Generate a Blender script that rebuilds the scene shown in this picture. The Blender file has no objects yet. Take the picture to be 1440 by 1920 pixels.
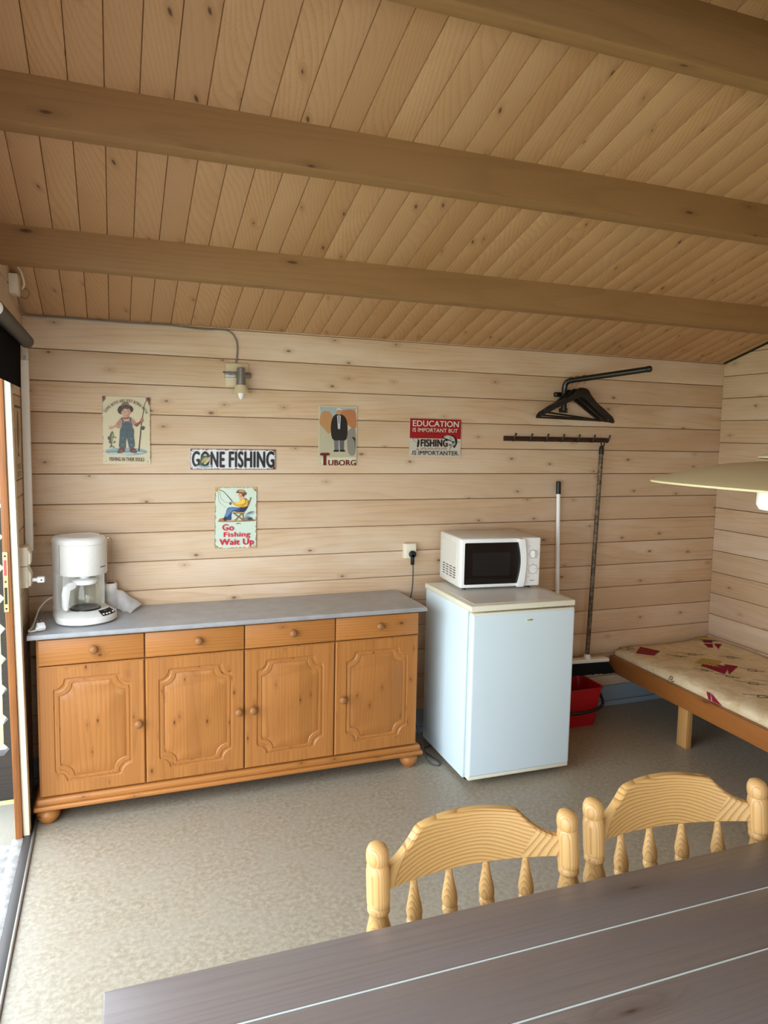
import bpy, bmesh, math, random
from mathutils import Matrix, Vector
random.seed(7)
SC = bpy.context.scene
COL = SC.collection
PI = math.pi

# ---------------------------------------------------------------- camera
F = 1343.43
yaw, pit, rol = 0.3627185, -0.0924407, 0.0192738
fw = Vector((math.sin(yaw)*math.cos(pit), math.cos(yaw)*math.cos(pit), math.sin(pit)))
rt = Vector((math.cos(yaw), -math.sin(yaw), 0.0))
up = rt.cross(fw)
r2 = rt*math.cos(rol) + up*math.sin(rol)
u2 = -rt*math.sin(rol) + up*math.cos(rol)
cam_d = bpy.data.cameras.new('camera')
cam = bpy.data.objects.new('camera', cam_d)
COL.objects.link(cam)
cam.matrix_world = Matrix(((r2.x, u2.x, -fw.x, 0.35656), (r2.y, u2.y, -fw.y, -3.48247), (r2.z, u2.z, -fw.z, 1.60889), (0, 0, 0, 1)))
cam_d.sensor_width = 36.0
cam_d.lens = F/1920*36
cam_d.shift_y = -18.13/1920
cam_d.clip_start = 0.02
SC.camera = cam

# ---------------------------------------------------------------- view, world and daylight
SC.view_settings.view_transform = 'Standard'
SC.view_settings.look = 'None'
SC.view_settings.gamma = 1
SC.view_settings.use_curve_mapping = False
SC.view_settings.exposure = 0.7
SC.cycles.max_bounces = 10
SC.cycles.diffuse_bounces = 6
SC.cycles.glossy_bounces = 4
SC.cycles.transmission_bounces = 8
SC.cycles.use_denoising = True
SC.cycles.sample_clamp_indirect = 6.0
W = bpy.data.worlds.new('overcast_sky'); SC.world = W; W.use_nodes = True
wn = W.node_tree; bg = wn.nodes['Background']
tc = wn.nodes.new('ShaderNodeTexCoord'); sp = wn.nodes.new('ShaderNodeSeparateXYZ'); rp = wn.nodes.new('ShaderNodeValToRGB')
wn.links.new(tc.outputs['Generated'], sp.inputs[0]); wn.links.new(sp.outputs['Z'], rp.inputs[0]); wn.links.new(rp.outputs[0], bg.inputs['Color'])
rp.color_ramp.elements[0].position = 0.0; rp.color_ramp.elements[0].color = (0.88, 0.935, 1.0, 1)
rp.color_ramp.elements[1].position = 0.8; rp.color_ramp.elements[1].color = (0.74, 0.86, 1.0, 1)
bg.inputs['Strength'].default_value = 4.6

def portal(name, loc, rot, sx, sy):
    l = bpy.data.lights.new(name, 'AREA'); l.shape = 'RECTANGLE'; l.size = sx; l.size_y = sy; l.cycles.is_portal = True
    o = bpy.data.objects.new(name, l); COL.objects.link(o); o.location = loc; o.rotation_euler = rot
portal('daylight_door', (-0.12, -2.37, 0.95), (0, -PI/2, 0), 1.95, 3.86)
portal('daylight_added_opening', (1.0, -4.74, 0.97), (PI/2, 0, 0), 1.0, 1.1)  # unseen front-wall opening, added for daylight from behind the camera

# ---------------------------------------------------------------- materials
class N:
    def __init__(s, name):
        s.m = bpy.data.materials.new(name); s.m.use_nodes = True; s.t = s.m.node_tree
        s.b = s.t.nodes['Principled BSDF']
    def n(s, ty, **kw):
        x = s.t.nodes.new('ShaderNode'+ty)
        for k, v in kw.items(): setattr(x, k, v)
        return x
    def put(s, sock, v):
        if isinstance(v, bpy.types.NodeSocket): s.t.links.new(v, sock)
        elif v is not None:
            try: sock.default_value = v
            except Exception: sock.default_value = (v[0], v[1], v[2], 1)
    def math(s, op, a, b=None, c=None, clamp=False):
        x = s.n('Math', operation=op, use_clamp=clamp)
        s.put(x.inputs[0], a)
        if b is not None: s.put(x.inputs[1], b)
        if c is not None: s.put(x.inputs[2], c)
        return x.outputs[0]
    def comb(s, a, b, c):
        x = s.n('CombineXYZ')
        for i, v in enumerate((a, b, c)): s.put(x.inputs[i], v)
        return x.outputs[0]
    def vmul(s, v, t):
        x = s.n('VectorMath', operation='MULTIPLY'); s.put(x.inputs[0], v); x.inputs[1].default_value = t
        return x.outputs[0]
    def noise(s, v, scale=1.0, detail=3.0, rough=0.5, dist=0.0):
        x = s.n('TexNoise'); s.put(x.inputs['Vector'], v)
        x.inputs['Scale'].default_value = scale; x.inputs['Detail'].default_value = detail
        x.inputs['Roughness'].default_value = rough; x.inputs['Distortion'].default_value = dist
        return x.outputs['Fac']
    def mix(s, f, a, b, mode='MIX'):
        x = s.n('MixRGB', blend_type=mode); s.put(x.inputs[0], f); s.put(x.inputs[1], a); s.put(x.inputs[2], b)
        return x.outputs[0]
    def ramp(s, v, lo, hi, a=0.0, b=1.0):
        x = s.n('MapRange'); x.interpolation_type = 'SMOOTHSTEP'; s.put(x.inputs[0], v)
        x.inputs[1].default_value = lo; x.inputs[2].default_value = hi; x.inputs[3].default_value = a; x.inputs[4].default_value = b
        return x.outputs[0]
    def obj(s): return s.n('TexCoord').outputs['Object']
    def base(s, c, rough=0.5, spec=0.5, metal=0.0):
        s.put(s.b.inputs['Base Color'], c); s.put(s.b.inputs['Roughness'], rough)
        s.b.inputs['Specular IOR Level'].default_value = spec; s.b.inputs['Metallic'].default_value = metal
        return s.m
    def bump(s, h, strength, dist):
        x = s.n('Bump'); x.inputs['Strength'].default_value = strength; x.inputs['Distance'].default_value = dist
        s.put(x.inputs['Height'], h); s.t.links.new(x.outputs[0], s.b.inputs['Normal'])

def lin(h):
    c = [int(h[i:i+2], 16)/255 for i in (0, 2, 4)]
    return tuple(x/12.92 if x <= .04045 else ((x+.055)/1.055)**2.4 for x in c) + (1,)

_pm = {}
def plain(h, rough=0.5, spec=0.5, metal=0.0, name=None):
    k = (h, rough, spec, metal)
    if k not in _pm:
        n = N(name or 'paint_'+h)
        v = n.noise(n.obj(), 60.0, 2.0)
        c = n.mix(n.ramp(v, .3, .7, 0.0, 0.05), lin(h), (0.5*lin(h)[0], 0.5*lin(h)[1], 0.5*lin(h)[2], 1))
        _pm[k] = n.base(c, rough, spec, metal)
    return _pm[k]

def wood(name, axis, light, dark, knot='5a3a22', per_m=55.0, contrast=0.6, warp=2.2, knots=0.05, keep=0.5,
         tint=0.25, rough=0.55, wash=0.0, washcol='e9dccb', fine=0.35, cell=(2.2, 7.0), spec=0.35, bumpy=0.15, stave=0.0, lean=0.0):
    n = N(name)
    s = n.n('SeparateXYZ'); n.put(s.inputs[0], n.obj())
    o = {'x': (0, 1, 2), 'y': (1, 0, 2), 'z': (2, 0, 1)}[axis]
    isl = n.n('NewGeometry').outputs['Random Per Island']
    u = n.math('ADD', s.outputs[o[0]], n.math('MULTIPLY', isl, 41.0))
    v = n.math('ADD', s.outputs[o[1]], n.math('MULTIPLY', isl, 17.3))
    w = n.math('ADD', s.outputs[o[2]], n.math('MULTIPLY', isl, 29.7))
    if lean: w = n.math('SUBTRACT', w, n.math('MULTIPLY', s.outputs[o[0]], lean))
    if stave:
        wn_ = n.n('TexWhiteNoise', noise_dimensions='1D'); n.put(wn_.inputs['W'], n.math('FLOOR', n.math('DIVIDE', v, stave)))
        sv = wn_.outputs['Value']; u = n.math('ADD', u, n.math('MULTIPLY', sv, 23.0))
    P = n.comb(u, v, w)
    # knots
    vo = n.n('TexVoronoi', voronoi_dimensions='2D'); n.put(vo.inputs['Vector'], n.comb(n.math('MULTIPLY', u, cell[0]), n.math('MULTIPLY', n.math('ADD', v, w), cell[1]), 0.0)); vo.inputs['Scale'].default_value = 1.0
    vc = n.n('SeparateColor'); n.put(vc.inputs[0], vo.outputs['Color'])
    on = n.math('GREATER_THAN', vc.outputs[0], 1-keep)
    d = vo.outputs['Distance']
    size = n.math('MULTIPLY', n.math('MULTIPLY_ADD', vc.outputs[1], 0.8, 0.35), knots)
    wob = n.math('MULTIPLY_ADD', n.noise(P, 40.0, 2.0), 0.03, d)
    kd = n.math('DIVIDE', wob, n.math('ADD', size, 0.015))
    kmask = n.math('MULTIPLY', n.ramp(kd, 0.75, 1.35, 1.0, 0.0), on)
    halo = n.math('MULTIPLY', n.ramp(d, knots*0.8, knots*4.5, 1.0, 0.0), on)
    # rings
    lo = n.noise(n.vmul(P, (0.45, 5.5, 5.5)), 1.0, 0.6, 0.4)
    mid = n.noise(n.vmul(P, (0.9, 12.0, 12.0)), 1.0, 1.0)
    ph = n.math('MULTIPLY', n.math('ADD', v, w), per_m)
    ph = n.math('ADD', ph, n.math('MULTIPLY', lo, warp*6.0))
    ph = n.math('ADD', ph, n.math('MULTIPLY', mid, warp*0.45))
    ph = n.math('ADD', ph, n.math('MULTIPLY', halo, 2.2))
    fr = n.math('FRACT', ph)
    line = n.math('POWER', fr, 2.2)
    line = n.math('MULTIPLY', line, n.ramp(fr, 0.9, 1.0, 1.0, 0.0))
    fib = n.noise(n.vmul(P, (7.0, 320.0, 320.0)), 1.0, 2.0)
    f = n.math('ADD', n.math('MULTIPLY', line, contrast), n.math('MULTIPLY', n.math('SUBTRACT', fib, 0.5), fine*2), clamp=True)
    c = n.mix(f, lin(light), lin(dark))
    bl = n.noise(n.vmul(P, (1.6, 7.0, 7.0)), 1.0, 3.0, 0.6)
    if wash > 0:
        c = n.mix(n.math('MULTIPLY', n.ramp(bl, 0.35, 0.7), wash), c, lin(washcol))
    bl2 = n.noise(n.vmul(P, (2.3, 4.0, 4.0)), 1.0, 2.0, 0.5)
    c = n.mix(n.ramp(bl2, 0.4, 0.75, 0.0, tint*0.7), c, n.mix(0.5, lin(light), lin(dark)))
    i2 = n.math('FRACT', n.math('MULTIPLY', isl, 7.31))
    c = n.mix(n.math('MULTIPLY', isl, tint), c, n.mix(0.55, lin(light), lin(dark)))
    c = n.mix(n.math('MULTIPLY', i2, tint*0.5), c, lin(washcol))
    if stave: c = n.mix(n.math('MULTIPLY', sv, 0.4), c, n.mix(0.75, lin(light), lin(dark)))
    c = n.mix(n.math('MULTIPLY', halo, 0.35), c, lin(dark))
    kc = n.mix(n.ramp(kd, 0.2, 0.8), lin('2a1a10'), lin(knot))
    c = n.mix(n.math('MULTIPLY', kmask, 0.85), c, kc)
    n.base(c, rough, spec)
    if bumpy: n.bump(n.math('ADD', fib, line), bumpy, 0.001)
    return n.m

WALLW = dict(per_m=42, contrast=0.5, knots=0.038, keep=0.5, tint=0.45, wash=0.65, washcol='e3d3be', rough=0.6, cell=(3.6, 7.3), knot='7a6455', fine=0.6)
M_WALLX = wood('whitewashed_pine_x', 'x', 'd4b591', 'a1805d', **WALLW)
M_WALLY = wood('whitewashed_pine_y', 'y', 'd4b591', 'a1805d', **WALLW)
M_CEIL = wood('ceiling_pine', 'y', 'c79b6e', '90653d', per_m=60, contrast=0.5, warp=2.2, knots=0.045, keep=0.42, tint=0.55, wash=0.3, washcol='d0b08b', rough=0.6, cell=(4.2, 10.5), knot='5e4433', fine=0.35)
M_BEAM = wood('beam_pine', 'x', '9c764b', '6f5030', per_m=30, contrast=0.3, knots=0.04, keep=0.4, tint=0.2, rough=0.6, wash=0.25, washcol='ad885d', cell=(2.4, 8.0))
M_CABX = wood('orange_pine_x', 'x', 'b0743a', '7e4d23', per_m=70, contrast=0.5, knots=0.055, keep=0.45, tint=0.25, rough=0.36, washcol='bb7f45', cell=(5.5, 11.0), knot='6b3a1a')
M_CABZ = wood('orange_pine_z', 'z', 'b0753c', '7f4e24', per_m=55, contrast=0.45, knots=0.055, keep=0.5, tint=0.2, rough=0.36, washcol='bb7f45', cell=(6.5, 14.0), knot='6b3a1a', stave=0.062)
M_KNOB = wood('beech_knob', 'z', '946335', '6b4420', per_m=120, contrast=0.3, knots=0.0, keep=0.0, tint=0.1, rough=0.45)
M_CHAIR = wood('varnished_pine_x', 'x', 'dcb16f', '93592a', per_m=95, contrast=0.85, warp=3.2, knots=0.0, keep=0.0, tint=0.15, rough=0.3, washcol='e2bd80', fine=0.15, bumpy=0.05)
M_CHAIRZ = wood('varnished_pine_z', 'z', 'cfa76c', '8d5729', per_m=210, contrast=0.7, warp=0.5, knots=0.0, keep=0.0, tint=0.15, rough=0.3, washcol='e2bd80', fine=0.15, bumpy=0.05)
M_TABLE = wood('grey_stained_wood', 'x', '73675e', '483a32', per_m=75, contrast=0.4, warp=1.6, knots=0.06, keep=0.35, tint=0.5, rough=0.33, wash=0.75, washcol='6d6564', knot='55463f', fine=0.55, cell=(1.8, 8.0), spec=0.5)
M_BED = wood('brown_pine_y', 'y', 'a66a34', '6b3a18', per_m=60, contrast=0.75, warp=3.0, knots=0.06, keep=0.4, tint=0.1, rough=0.4, washcol='a66a34', cell=(2.5, 11.0))
M_BEDZ = wood('brown_pine_z', 'z', 'c09258', '8f6233', per_m=60, contrast=0.5, knots=0.05, keep=0.4, tint=0.1, rough=0.5, washcol='c09258')
M_JAMB = wood('orange_jamb_wood', 'z', '9d6230', '5f3415', per_m=80, contrast=0.5, knots=0.06, keep=0.5, tint=0.3, rough=0.5, washcol='4e2c17', wash=0.75)
M_CASING = wood('cream_casing_wood', 'z', 'e8dcc3', 'c4ab83', per_m=60, contrast=0.3, knots=0.03, keep=0.3, tint=0.2, rough=0.5, wash=0.5, washcol='f0e8d8')
M_LOG = wood('dark_stained_log', 'x', '352f2a', '1b1815', per_m=50, contrast=0.5, knots=0.0, keep=0.0, tint=0.2, rough=0.7, washcol='3d3833')
M_DECK = wood('weathered_deck', 'y', '8c897c', '605d52', per_m=90, contrast=0.6, knots=0.04, keep=0.3, tint=0.2, rough=0.75, wash=0.4, washcol='9a988e')

def vinyl():
    n = N('mottled_vinyl'); p = n.obj()
    a = n.noise(p, 7.0, 6.0, 0.65, 0.0); b = n.noise(p, 55.0, 6.0, 0.72, 0.0); c3 = n.noise(p, 160.0, 3.0, 0.6)
    c = n.mix(n.ramp(b, 0.35, 0.68), lin('8a806c'), lin('a99f8b'))
    c = n.mix(n.ramp(a, 0.35, 0.7, 0.0, 0.55), c, lin('9c9484'))
    c = n.mix(n.ramp(c3, 0.62, 0.75, 0.0, 0.4), c, lin('8b8274'))
    dk = n.n('TexVoronoi'); n.put(dk.inputs['Vector'], p); dk.inputs['Scale'].default_value = 9.0
    c = n.mix(n.ramp(dk.outputs['Distance'], 0.022, 0.035, 0.7, 0.0), c, lin('3a322a'))
    n.base(c, n.ramp(b, 0.2, 0.8, 0.34, 0.46), 0.6); n.bump(b, 0.18, 0.003)
    return n.m
M_FLOOR = vinyl()

def grass():
    n = N('lawn_grass'); p = n.obj()
    a = n.noise(p, 3.0, 5.0, 0.7); b = n.noise(p, 60.0, 4.0, 0.7)
    c = n.mix(n.ramp(b, .3, .7), lin('6f8a3c'), lin('aebf6a')); c = n.mix(n.ramp(a, .4, .7, 0, .5), c, lin('b9b48a'))
    return n.base(c, 0.9, 0.1)
M_GRASS = grass()

def speckle(name, a, b, scale, rough, spec=0.5, bumpv=0.0, metal=0.0):
    n = N(name); v = n.noise(n.obj(), scale, 4.0, 0.6)
    n.base(n.mix(n.ramp(v, .35, .7), lin(a), lin(b)), rough, spec, metal)
    if bumpv: n.bump(v, bumpv, 0.002)
    return n.m
M_WORKTOP = speckle('grey_laminate', '9a9c9d', 'a6a8aa', 14.0, 0.33)
M_FRIDGE = speckle('white_enamel', 'd3e7ef', 'dbecf3', 300.0, 0.32, bumpv=0.04)
M_CREAM = plain('e6e3cd', 0.35, name='aged_cream_plastic')
M_WHITE = plain('eef0ee', 0.32, name='white_plastic')
M_OFFWHITE = plain('e2e1da', 0.35, name='offwhite_plastic')
M_BLACKG = plain('0b0b0d', 0.07, 0.6, name='black_glass')
M_MESHWIN = plain('17181a', 0.12, 0.6, name='dark_oven_window')
M_BLACK = plain('141416', 0.45, name='black_plastic')
M_BLACKW = plain('15110f', 0.4, name='black_wood')
M_BLACKM = speckle('worn_black_steel', '0d0c0c', '171413', 90.0, 0.3, 0.6)
M_CHROME = plain('cfcfcf', 0.2, 0.5, 1.0, name='chrome_wire')
M_STEEL = plain('8d8a82', 0.35, 0.5, 0.6, name='grey_metal')
M_BRASS = plain('d9b878', 0.35, 0.5, 0.7, name='brass')
M_RED = plain('b3121c', 0.4, name='red_plastic')
M_SKIRT = plain('8fa0ac', 0.5, name='blue_grey_paint')
M_PAPER = speckle('soft_paper', 'f0f0ef', 'f8f8f7', 40.0, 0.85, 0.1, 0.1)
M_BULB = plain('f2eef2', 0.25, name='opal_glass')
M_LAMP = plain('b8ab84', 0.5, name='cream_lacquer')
M_LAMPSH = plain('d9cba6', 0.4, name='cream_shade')
M_TRACK = plain('efede6', 0.4, name='white_aluminium')
M_SOCKET = plain('e6dfca', 0.4, name='cream_socket_plastic')
M_FABRIC = speckle('black_blind_fabric', '101013', '18181b', 400.0, 0.85, 0.1)
M_DKMETAL = plain('4a4743', 0.5, 0.4, 0.3, name='dark_rail_metal')
M_SILLW = speckle('worn_white_sill', 'a3a29e', '84817b', 25.0, 0.5)
M_BROOM = speckle('worn_dark_handle', '3a2a1e', '7d6a50', 45.0, 0.5)
M_BRISTLE = speckle('black_bristles', '0c0d10', '16181d', 500.0, 0.8, 0.2, 0.5)
M_GAP = plain('17100a', 0.8, name='dark_gap')
M_PALE = plain('bcc4bf', 0.6, name='pale_groove_filler')

def glass(name, col):
    n = N(name); n.base(col, 0.02, 0.5); n.b.inputs['Transmission Weight'].default_value = 1.0; n.b.inputs['IOR'].default_value = 1.3
    return n.m
M_GLASS = glass('carafe_glass', (0.96, 0.95, 0.90, 1))

# ---------------------------------------------------------------- mesh helpers
class B:
    def __init__(s): s.bm = bmesh.new()
    def _fin(s, verts, mi, M):
        fs = set(f for v in verts for f in v.link_faces)
        for f in fs: f.material_index = mi
        if M is not None: bmesh.ops.transform(s.bm, matrix=M, verts=list(verts))
    def box(s, x0, x1, y0, y1, z0, z1, bev=0.0, seg=2, mi=0, M=None):
        r = bmesh.ops.create_cube(s.bm, size=1.0)['verts']
        for v in r: v.co = Vector((x0 if v.co.x < 0 else x1, y0 if v.co.y < 0 else y1, z0 if v.co.z < 0 else z1))
        if bev > 0:
            es = list(set(e for v in r for e in v.link_edges))
            g = bmesh.ops.bevel(s.bm, geom=es, offset=bev, segments=seg, profile=0.5, affect='EDGES', clamp_overlap=True)
            r = list(set(v for f in g['faces'] for v in f.verts))
        s._fin(r, mi, M); return r
    def hexa(s, pts, mi=0):
        v = [s.bm.verts.new(p) for p in pts]
        for f in ((3, 2, 1, 0), (4, 5, 6, 7), (0, 1, 5, 4), (1, 2, 6, 5), (2, 3, 7, 6), (3, 0, 4, 7)):
            s.bm.faces.new([v[i] for i in f]).material_index = mi
        return v
    def lathe(s, prof, loc=(0, 0, 0), n=24, mi=0, M=None):
        rings = []; vs = []
        for r, z in prof:
            if r < 1e-6: k = [s.bm.verts.new((0, 0, z))]
            else: k = [s.bm.verts.new((r*math.cos(2*PI*i/n), r*math.sin(2*PI*i/n), z)) for i in range(n)]
            rings.append(k); vs += k
        for a, b in zip(rings, rings[1:]):
            for i in range(n):
                j = (i+1) % n
                if len(a) == 1 and len(b) == 1: continue
                if len(a) == 1: s.bm.faces.new((a[0], b[j], b[i]))
                elif len(b) == 1: s.bm.faces.new((a[i], a[j], b[0]))
                else: s.bm.faces.new((a[i], a[j], b[j], b[i]))
        T = Matrix.Translation(loc)
        s._fin(vs, mi, T if M is None else M @ T); return vs
    def tube(s, pts, r, n=8, mi=0, M=None, closed=False, flat=1.0):
        pts = [Vector(p) for p in pts]; m = len(pts)
        rr = r if isinstance(r, (list, tuple)) else [r]*m
        rings = []; vs = []; nrm = None
        for i, p in enumerate(pts):
            if closed: t = pts[(i+1) % m]-pts[i-1]
            else: t = pts[min(i+1, m-1)]-pts[max(i-1, 0)]
            t.normalize()
            if nrm is None:
                nrm = Vector((0, 0, 1)) if abs(t.z) < 0.9 else Vector((0, 1, 0))
            nrm = (nrm - t*nrm.dot(t)); nrm.normalize(); bi = t.cross(nrm)
            k = [s.bm.verts.new(p + nrm*(rr[i]*flat*math.cos(2*PI*j/n)) + bi*(rr[i]*math.sin(2*PI*j/n))) for j in range(n)]
            rings.append(k); vs += k
        pr = list(zip(rings, rings[1:])) + ([(rings[-1], rings[0])] if closed else [])
        for a, b in pr:
            for j in range(n): s.bm.faces.new((a[j], a[(j+1) % n], b[(j+1) % n], b[j]))
        if not closed:
            s.bm.faces.new(rings[0][::-1]); s.bm.faces.new(rings[-1])
        s._fin(vs, mi, M); return vs
    def prism(s, poly, d0, d1, plane='xz', mi=0, M=None, bev=0.0):
        f = {'xz': lambda a, b, d: (a, d, b), 'xy': lambda a, b, d: (a, b, d), 'yz': lambda a, b, d: (d, a, b)}[plane]
        A = [s.bm.verts.new(f(a, b, d0)) for a, b in poly]; C = [s.bm.verts.new(f(a, b, d1)) for a, b in poly]
        n = len(poly); fs = [s.bm.faces.new(A), s.bm.faces.new(C[::-1])]
        for i in range(n): s.bm.faces.new((A[i], C[i], C[(i+1) % n], A[(i+1) % n]))
        vs = A+C
        if bev > 0:
            es = list(set(e for ff in fs for e in ff.edges))
            g = bmesh.ops.bevel(s.bm, geom=es, offset=bev, segments=2, profile=0.5, affect='EDGES', clamp_overlap=True)
            vs = list(set([v for v in vs if v.is_valid] + [v for ff in g['faces'] for v in ff.verts]))
        s._fin(vs, mi, M); return vs
    def face(s, pts, mi=0):
        try:
            f = s.bm.faces.new([s.bm.verts.new(p) for p in pts]); f.material_index = mi
        except ValueError: pass

def setp(o, label=None, cat=None, group=None, kind=None):
    if label: o['label'] = label
    if cat: o['category'] = cat
    if group: o['group'] = group
    if kind: o['kind'] = kind
    return o
def obj(name, b, mats, parent=None, label=None, cat=None, group=None, kind=None, sharp=38, loc=None, rot=None, fix=True):
    if fix: bmesh.ops.recalc_face_normals(b.bm, faces=b.bm.faces[:])
    me = bpy.data.meshes.new(name); b.bm.to_mesh(me); b.bm.free()
    for m in (mats if isinstance(mats, (list, tuple)) else [mats]): me.materials.append(m)
    me.polygons.foreach_set('use_smooth', [True]*len(me.polygons))
    me.set_sharp_from_angle(angle=math.radians(sharp))
    o = bpy.data.objects.new(name, me); COL.objects.link(o)
    if parent is not None: o.parent = parent
    if loc: o.location = loc
    if rot: o.rotation_euler = rot
    return setp(o, label, cat, group, kind)
def thing(name, label, cat, loc=(0, 0, 0), rotz=0.0, group=None):
    o = bpy.data.objects.new(name, None); COL.objects.link(o); o.empty_display_size = 0.05
    o.location = loc; o.rotation_euler = (0, 0, rotz)
    return setp(o, label, cat, group)
def dup(root, loc, rot, label, group=None):
    r = root.copy(); COL.objects.link(r); r.location = loc; r.rotation_euler = rot; r['label'] = label
    if group: r['group'] = group
    for ch in list(root.children):
        c = ch.copy(); COL.objects.link(c); c.parent = r
        for g in ch.children:
            d = g.copy(); COL.objects.link(d); d.parent = c
    return r
def spline(pts, k=6):
    P = [Vector(p) for p in pts]; out = []
    for i in range(len(P)-1):
        a, b, c, d = P[max(i-1, 0)], P[i], P[i+1], P[min(i+2, len(P)-1)]
        for j in range(k):
            t = j/k; out.append(0.5*((2*b)+(c-a)*t+(2*a-5*b+4*c-d)*t*t+(3*b-a-3*c+d)*t**3))
    return out+[P[-1]]
def arc(cx, cy, r, a0, a1, n):
    return [(cx+r*math.cos(math.radians(a0+(a1-a0)*i/n)), cy+r*math.sin(math.radians(a0+(a1-a0)*i/n))) for i in range(n+1)]
def rrect(x0, x1, y0, y1, r, n=4):
    return arc(x1-r, y1-r, r, 0, 90, n)+arc(x0+r, y1-r, r, 90, 180, n)+arc(x0+r, y0+r, r, 180, 270, n)+arc(x1-r, y0+r, r, 270, 360, n)

# ---------------------------------------------------------------- room shell
RW, RD, ZC, SL = 3.923, 4.70, 2.099, 0.30
YR = -2.35                                   # ridge line
def cz(y): return ZC - SL*y if y > YR else ZC - SL*YR - SL*(YR-y)
PITCH = 0.1364
def cut_roof(b):
    for sg in (1, -1):
        no = Vector((0, SL*sg, 1)); co = Vector((0, YR, ZC-SL*YR+0.006))
        bmesh.ops.bisect_plane(b.bm, geom=b.bm.verts[:]+b.bm.edges[:]+b.bm.faces[:], plane_co=co, plane_no=no, clear_outer=True)
b = B(); b.box(-0.0, RW, -RD, 0.0, -0.08, 0.0); obj('floor', b, M_FLOOR, kind='structure')
b = B()
k = -1
while 0.0486+k*PITCH < 2.10:
    z0 = 0.0486+k*PITCH; z1 = min(z0+PITCH, 2.104)
    b.box(-0.02, RW+0.06, 0.0, 0.05, z0+0.0011, z1-0.0011, 0.0046, 2)
    k += 1
b.box(-0.02, RW+0.06, 0.046, 0.06, -0.09, 2.10)
obj('wall_back', b, M_WALLX, kind='structure')
b = B()
for k in range(-2, 22):
    z0 = -0.0296+k*PITCH; z1 = z0+PITCH
    b.box(RW, RW+0.05, -RD, 0.0, z0+0.0011, z1-0.0011, 0.0046, 2)
b.box(RW+0.046, RW+0.06, -RD, 0.05, -0.2, 2.9); cut_roof(b)
obj('wall_right', b, M_WALLY, kind='structure')
DY0, DY1, DZ = -0.445, -4.30, 1.93  # far end is out of view, opening lengthened to let in more daylight
b = B()
for k in range(-2, 22):
    z0 = -0.0296+k*PITCH; z1 = z0+PITCH
    if z0 < DZ-0.06:
        b.box(-0.022, 0.0, DY0, 0.0, z0+0.0011, z1-0.0011, 0.0046, 2)
        b.box(-0.022, 0.0, -RD, DY1, z0+0.0011, z1-0.0011, 0.0046, 2)
    else:
        b.box(-0.022, 0.0, -RD, 0.0, z0+0.0011, z1-0.0011, 0.0046, 2)
b.box(-0.028, -0.019, DY0, 0.05, -0.2, 2.9); b.box(-0.028, -0.019, -RD, DY1, -0.2, 2.9); b.box(-0.028, -0.019, DY1, DY0, DZ, 2.9)
cut_roof(b)
obj('wall_left', b, M_WALLY, kind='structure')
b = B()
for k in range(-1, 16):
    z0 = 0.0486+k*PITCH; z1 = min(z0+PITCH, 2.104)
    if z1 < 0.46 or z0 > 1.53: b.box(0, RW, -RD-0.05, -RD, z0, z1, 0.0042, 2)
    else:
        b.box(0, 0.5, -RD-0.05, -RD, z0, z1, 0.0042, 2); b.box(1.5, RW, -RD-0.05, -RD, z0, z1, 0.0042, 2)  # gap left as an added opening for light, never in view
obj('wall_front', b, M_WALLX, kind='structure')
# ceiling boards, one island per board
b = B(); a = math.atan(SL); L = -YR/math.cos(a)
BW = 0.0883
for side in (0, 1):
    if side == 0: Mx = Matrix.Translation((0, 0, ZC)) @ Matrix.Rotation(-a, 4, 'X')
    else: Mx = Matrix.Translation((0, -RD, ZC)) @ Matrix.Rotation(a, 4, 'X')
    i = 0
    while i*BW-0.003 < RW:
        x0 = i*BW-0.003; x1 = min(x0+BW, RW+0.05)
        y0, y1 = (-L, 0.06) if side == 0 else (-0.06, L)
        b.box(x0+0.0004, x1-0.0004, y0, y1, 0.0, 0.02, 0.0045, 2, M=Mx); i += 1
    y0, y1 = (-L, 0.06) if side == 0 else (-0.06, L)
    b.box(-0.05, RW+0.06, y0, y1, 0.016, 0.03, M=Mx)
obj('ceiling', b, M_CEIL, kind='structure')
# purlins
for i, (yf, th, zb) in enumerate(((-0.678, 0.088, 2.180), (-1.365, 0.078, 2.385), (-1.992, 0.058, 2.548), (-2.40, 0.10, 2.498))):
    b = B(); yr = yf+th
    zt0, zt1 = cz(yf)+0.001, cz(yr)+0.001
    v = b.hexa([(0.0, yf, zb), (RW, yf, zb), (RW, yr, zb), (0.0, yr, zb), (0.0, yf, zt0), (RW, yf, zt0), (RW, yr, zt1), (0.0, yr, zt1)])
    es = [e for e in b.bm.edges if all(abs(w.co.z-zb) < 1e-5 for w in e.verts) and abs(e.verts[0].co.x-e.verts[1].co.x) > 1]
    bmesh.ops.bevel(b.bm, geom=es, offset=0.006, segments=2, profile=0.5, affect='EDGES')
    obj('trim_%d' % (i+1), b, M_BEAM, kind='structure')
# blue grey skirting on the back wall
b = B(); b.box(0.0, RW, -0.012, 0.0, 0.031, 0.125, 0.003, 2); b.box(0.0, RW, -0.024, 0.0, 0.0, 0.031, 0.004, 2)
obj('baseboard_back', b, M_SKIRT, kind='structure')
b = B(); b.box(RW-0.012, RW, -RD, -0.02, 0.0, 0.10, 0.003, 2)
obj('baseboard_right', b, M_SKIRT, kind='structure')
# thin black strip where the right gable meets the ceiling
b = B(); b.tube([(RW-0.006, y, cz(y)-0.006) for y in (-0.01, -0.6, -1.2, -1.8, -2.34)], 0.006, 6)
obj('trim_6', b, M_BLACK, kind='structure')
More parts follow.
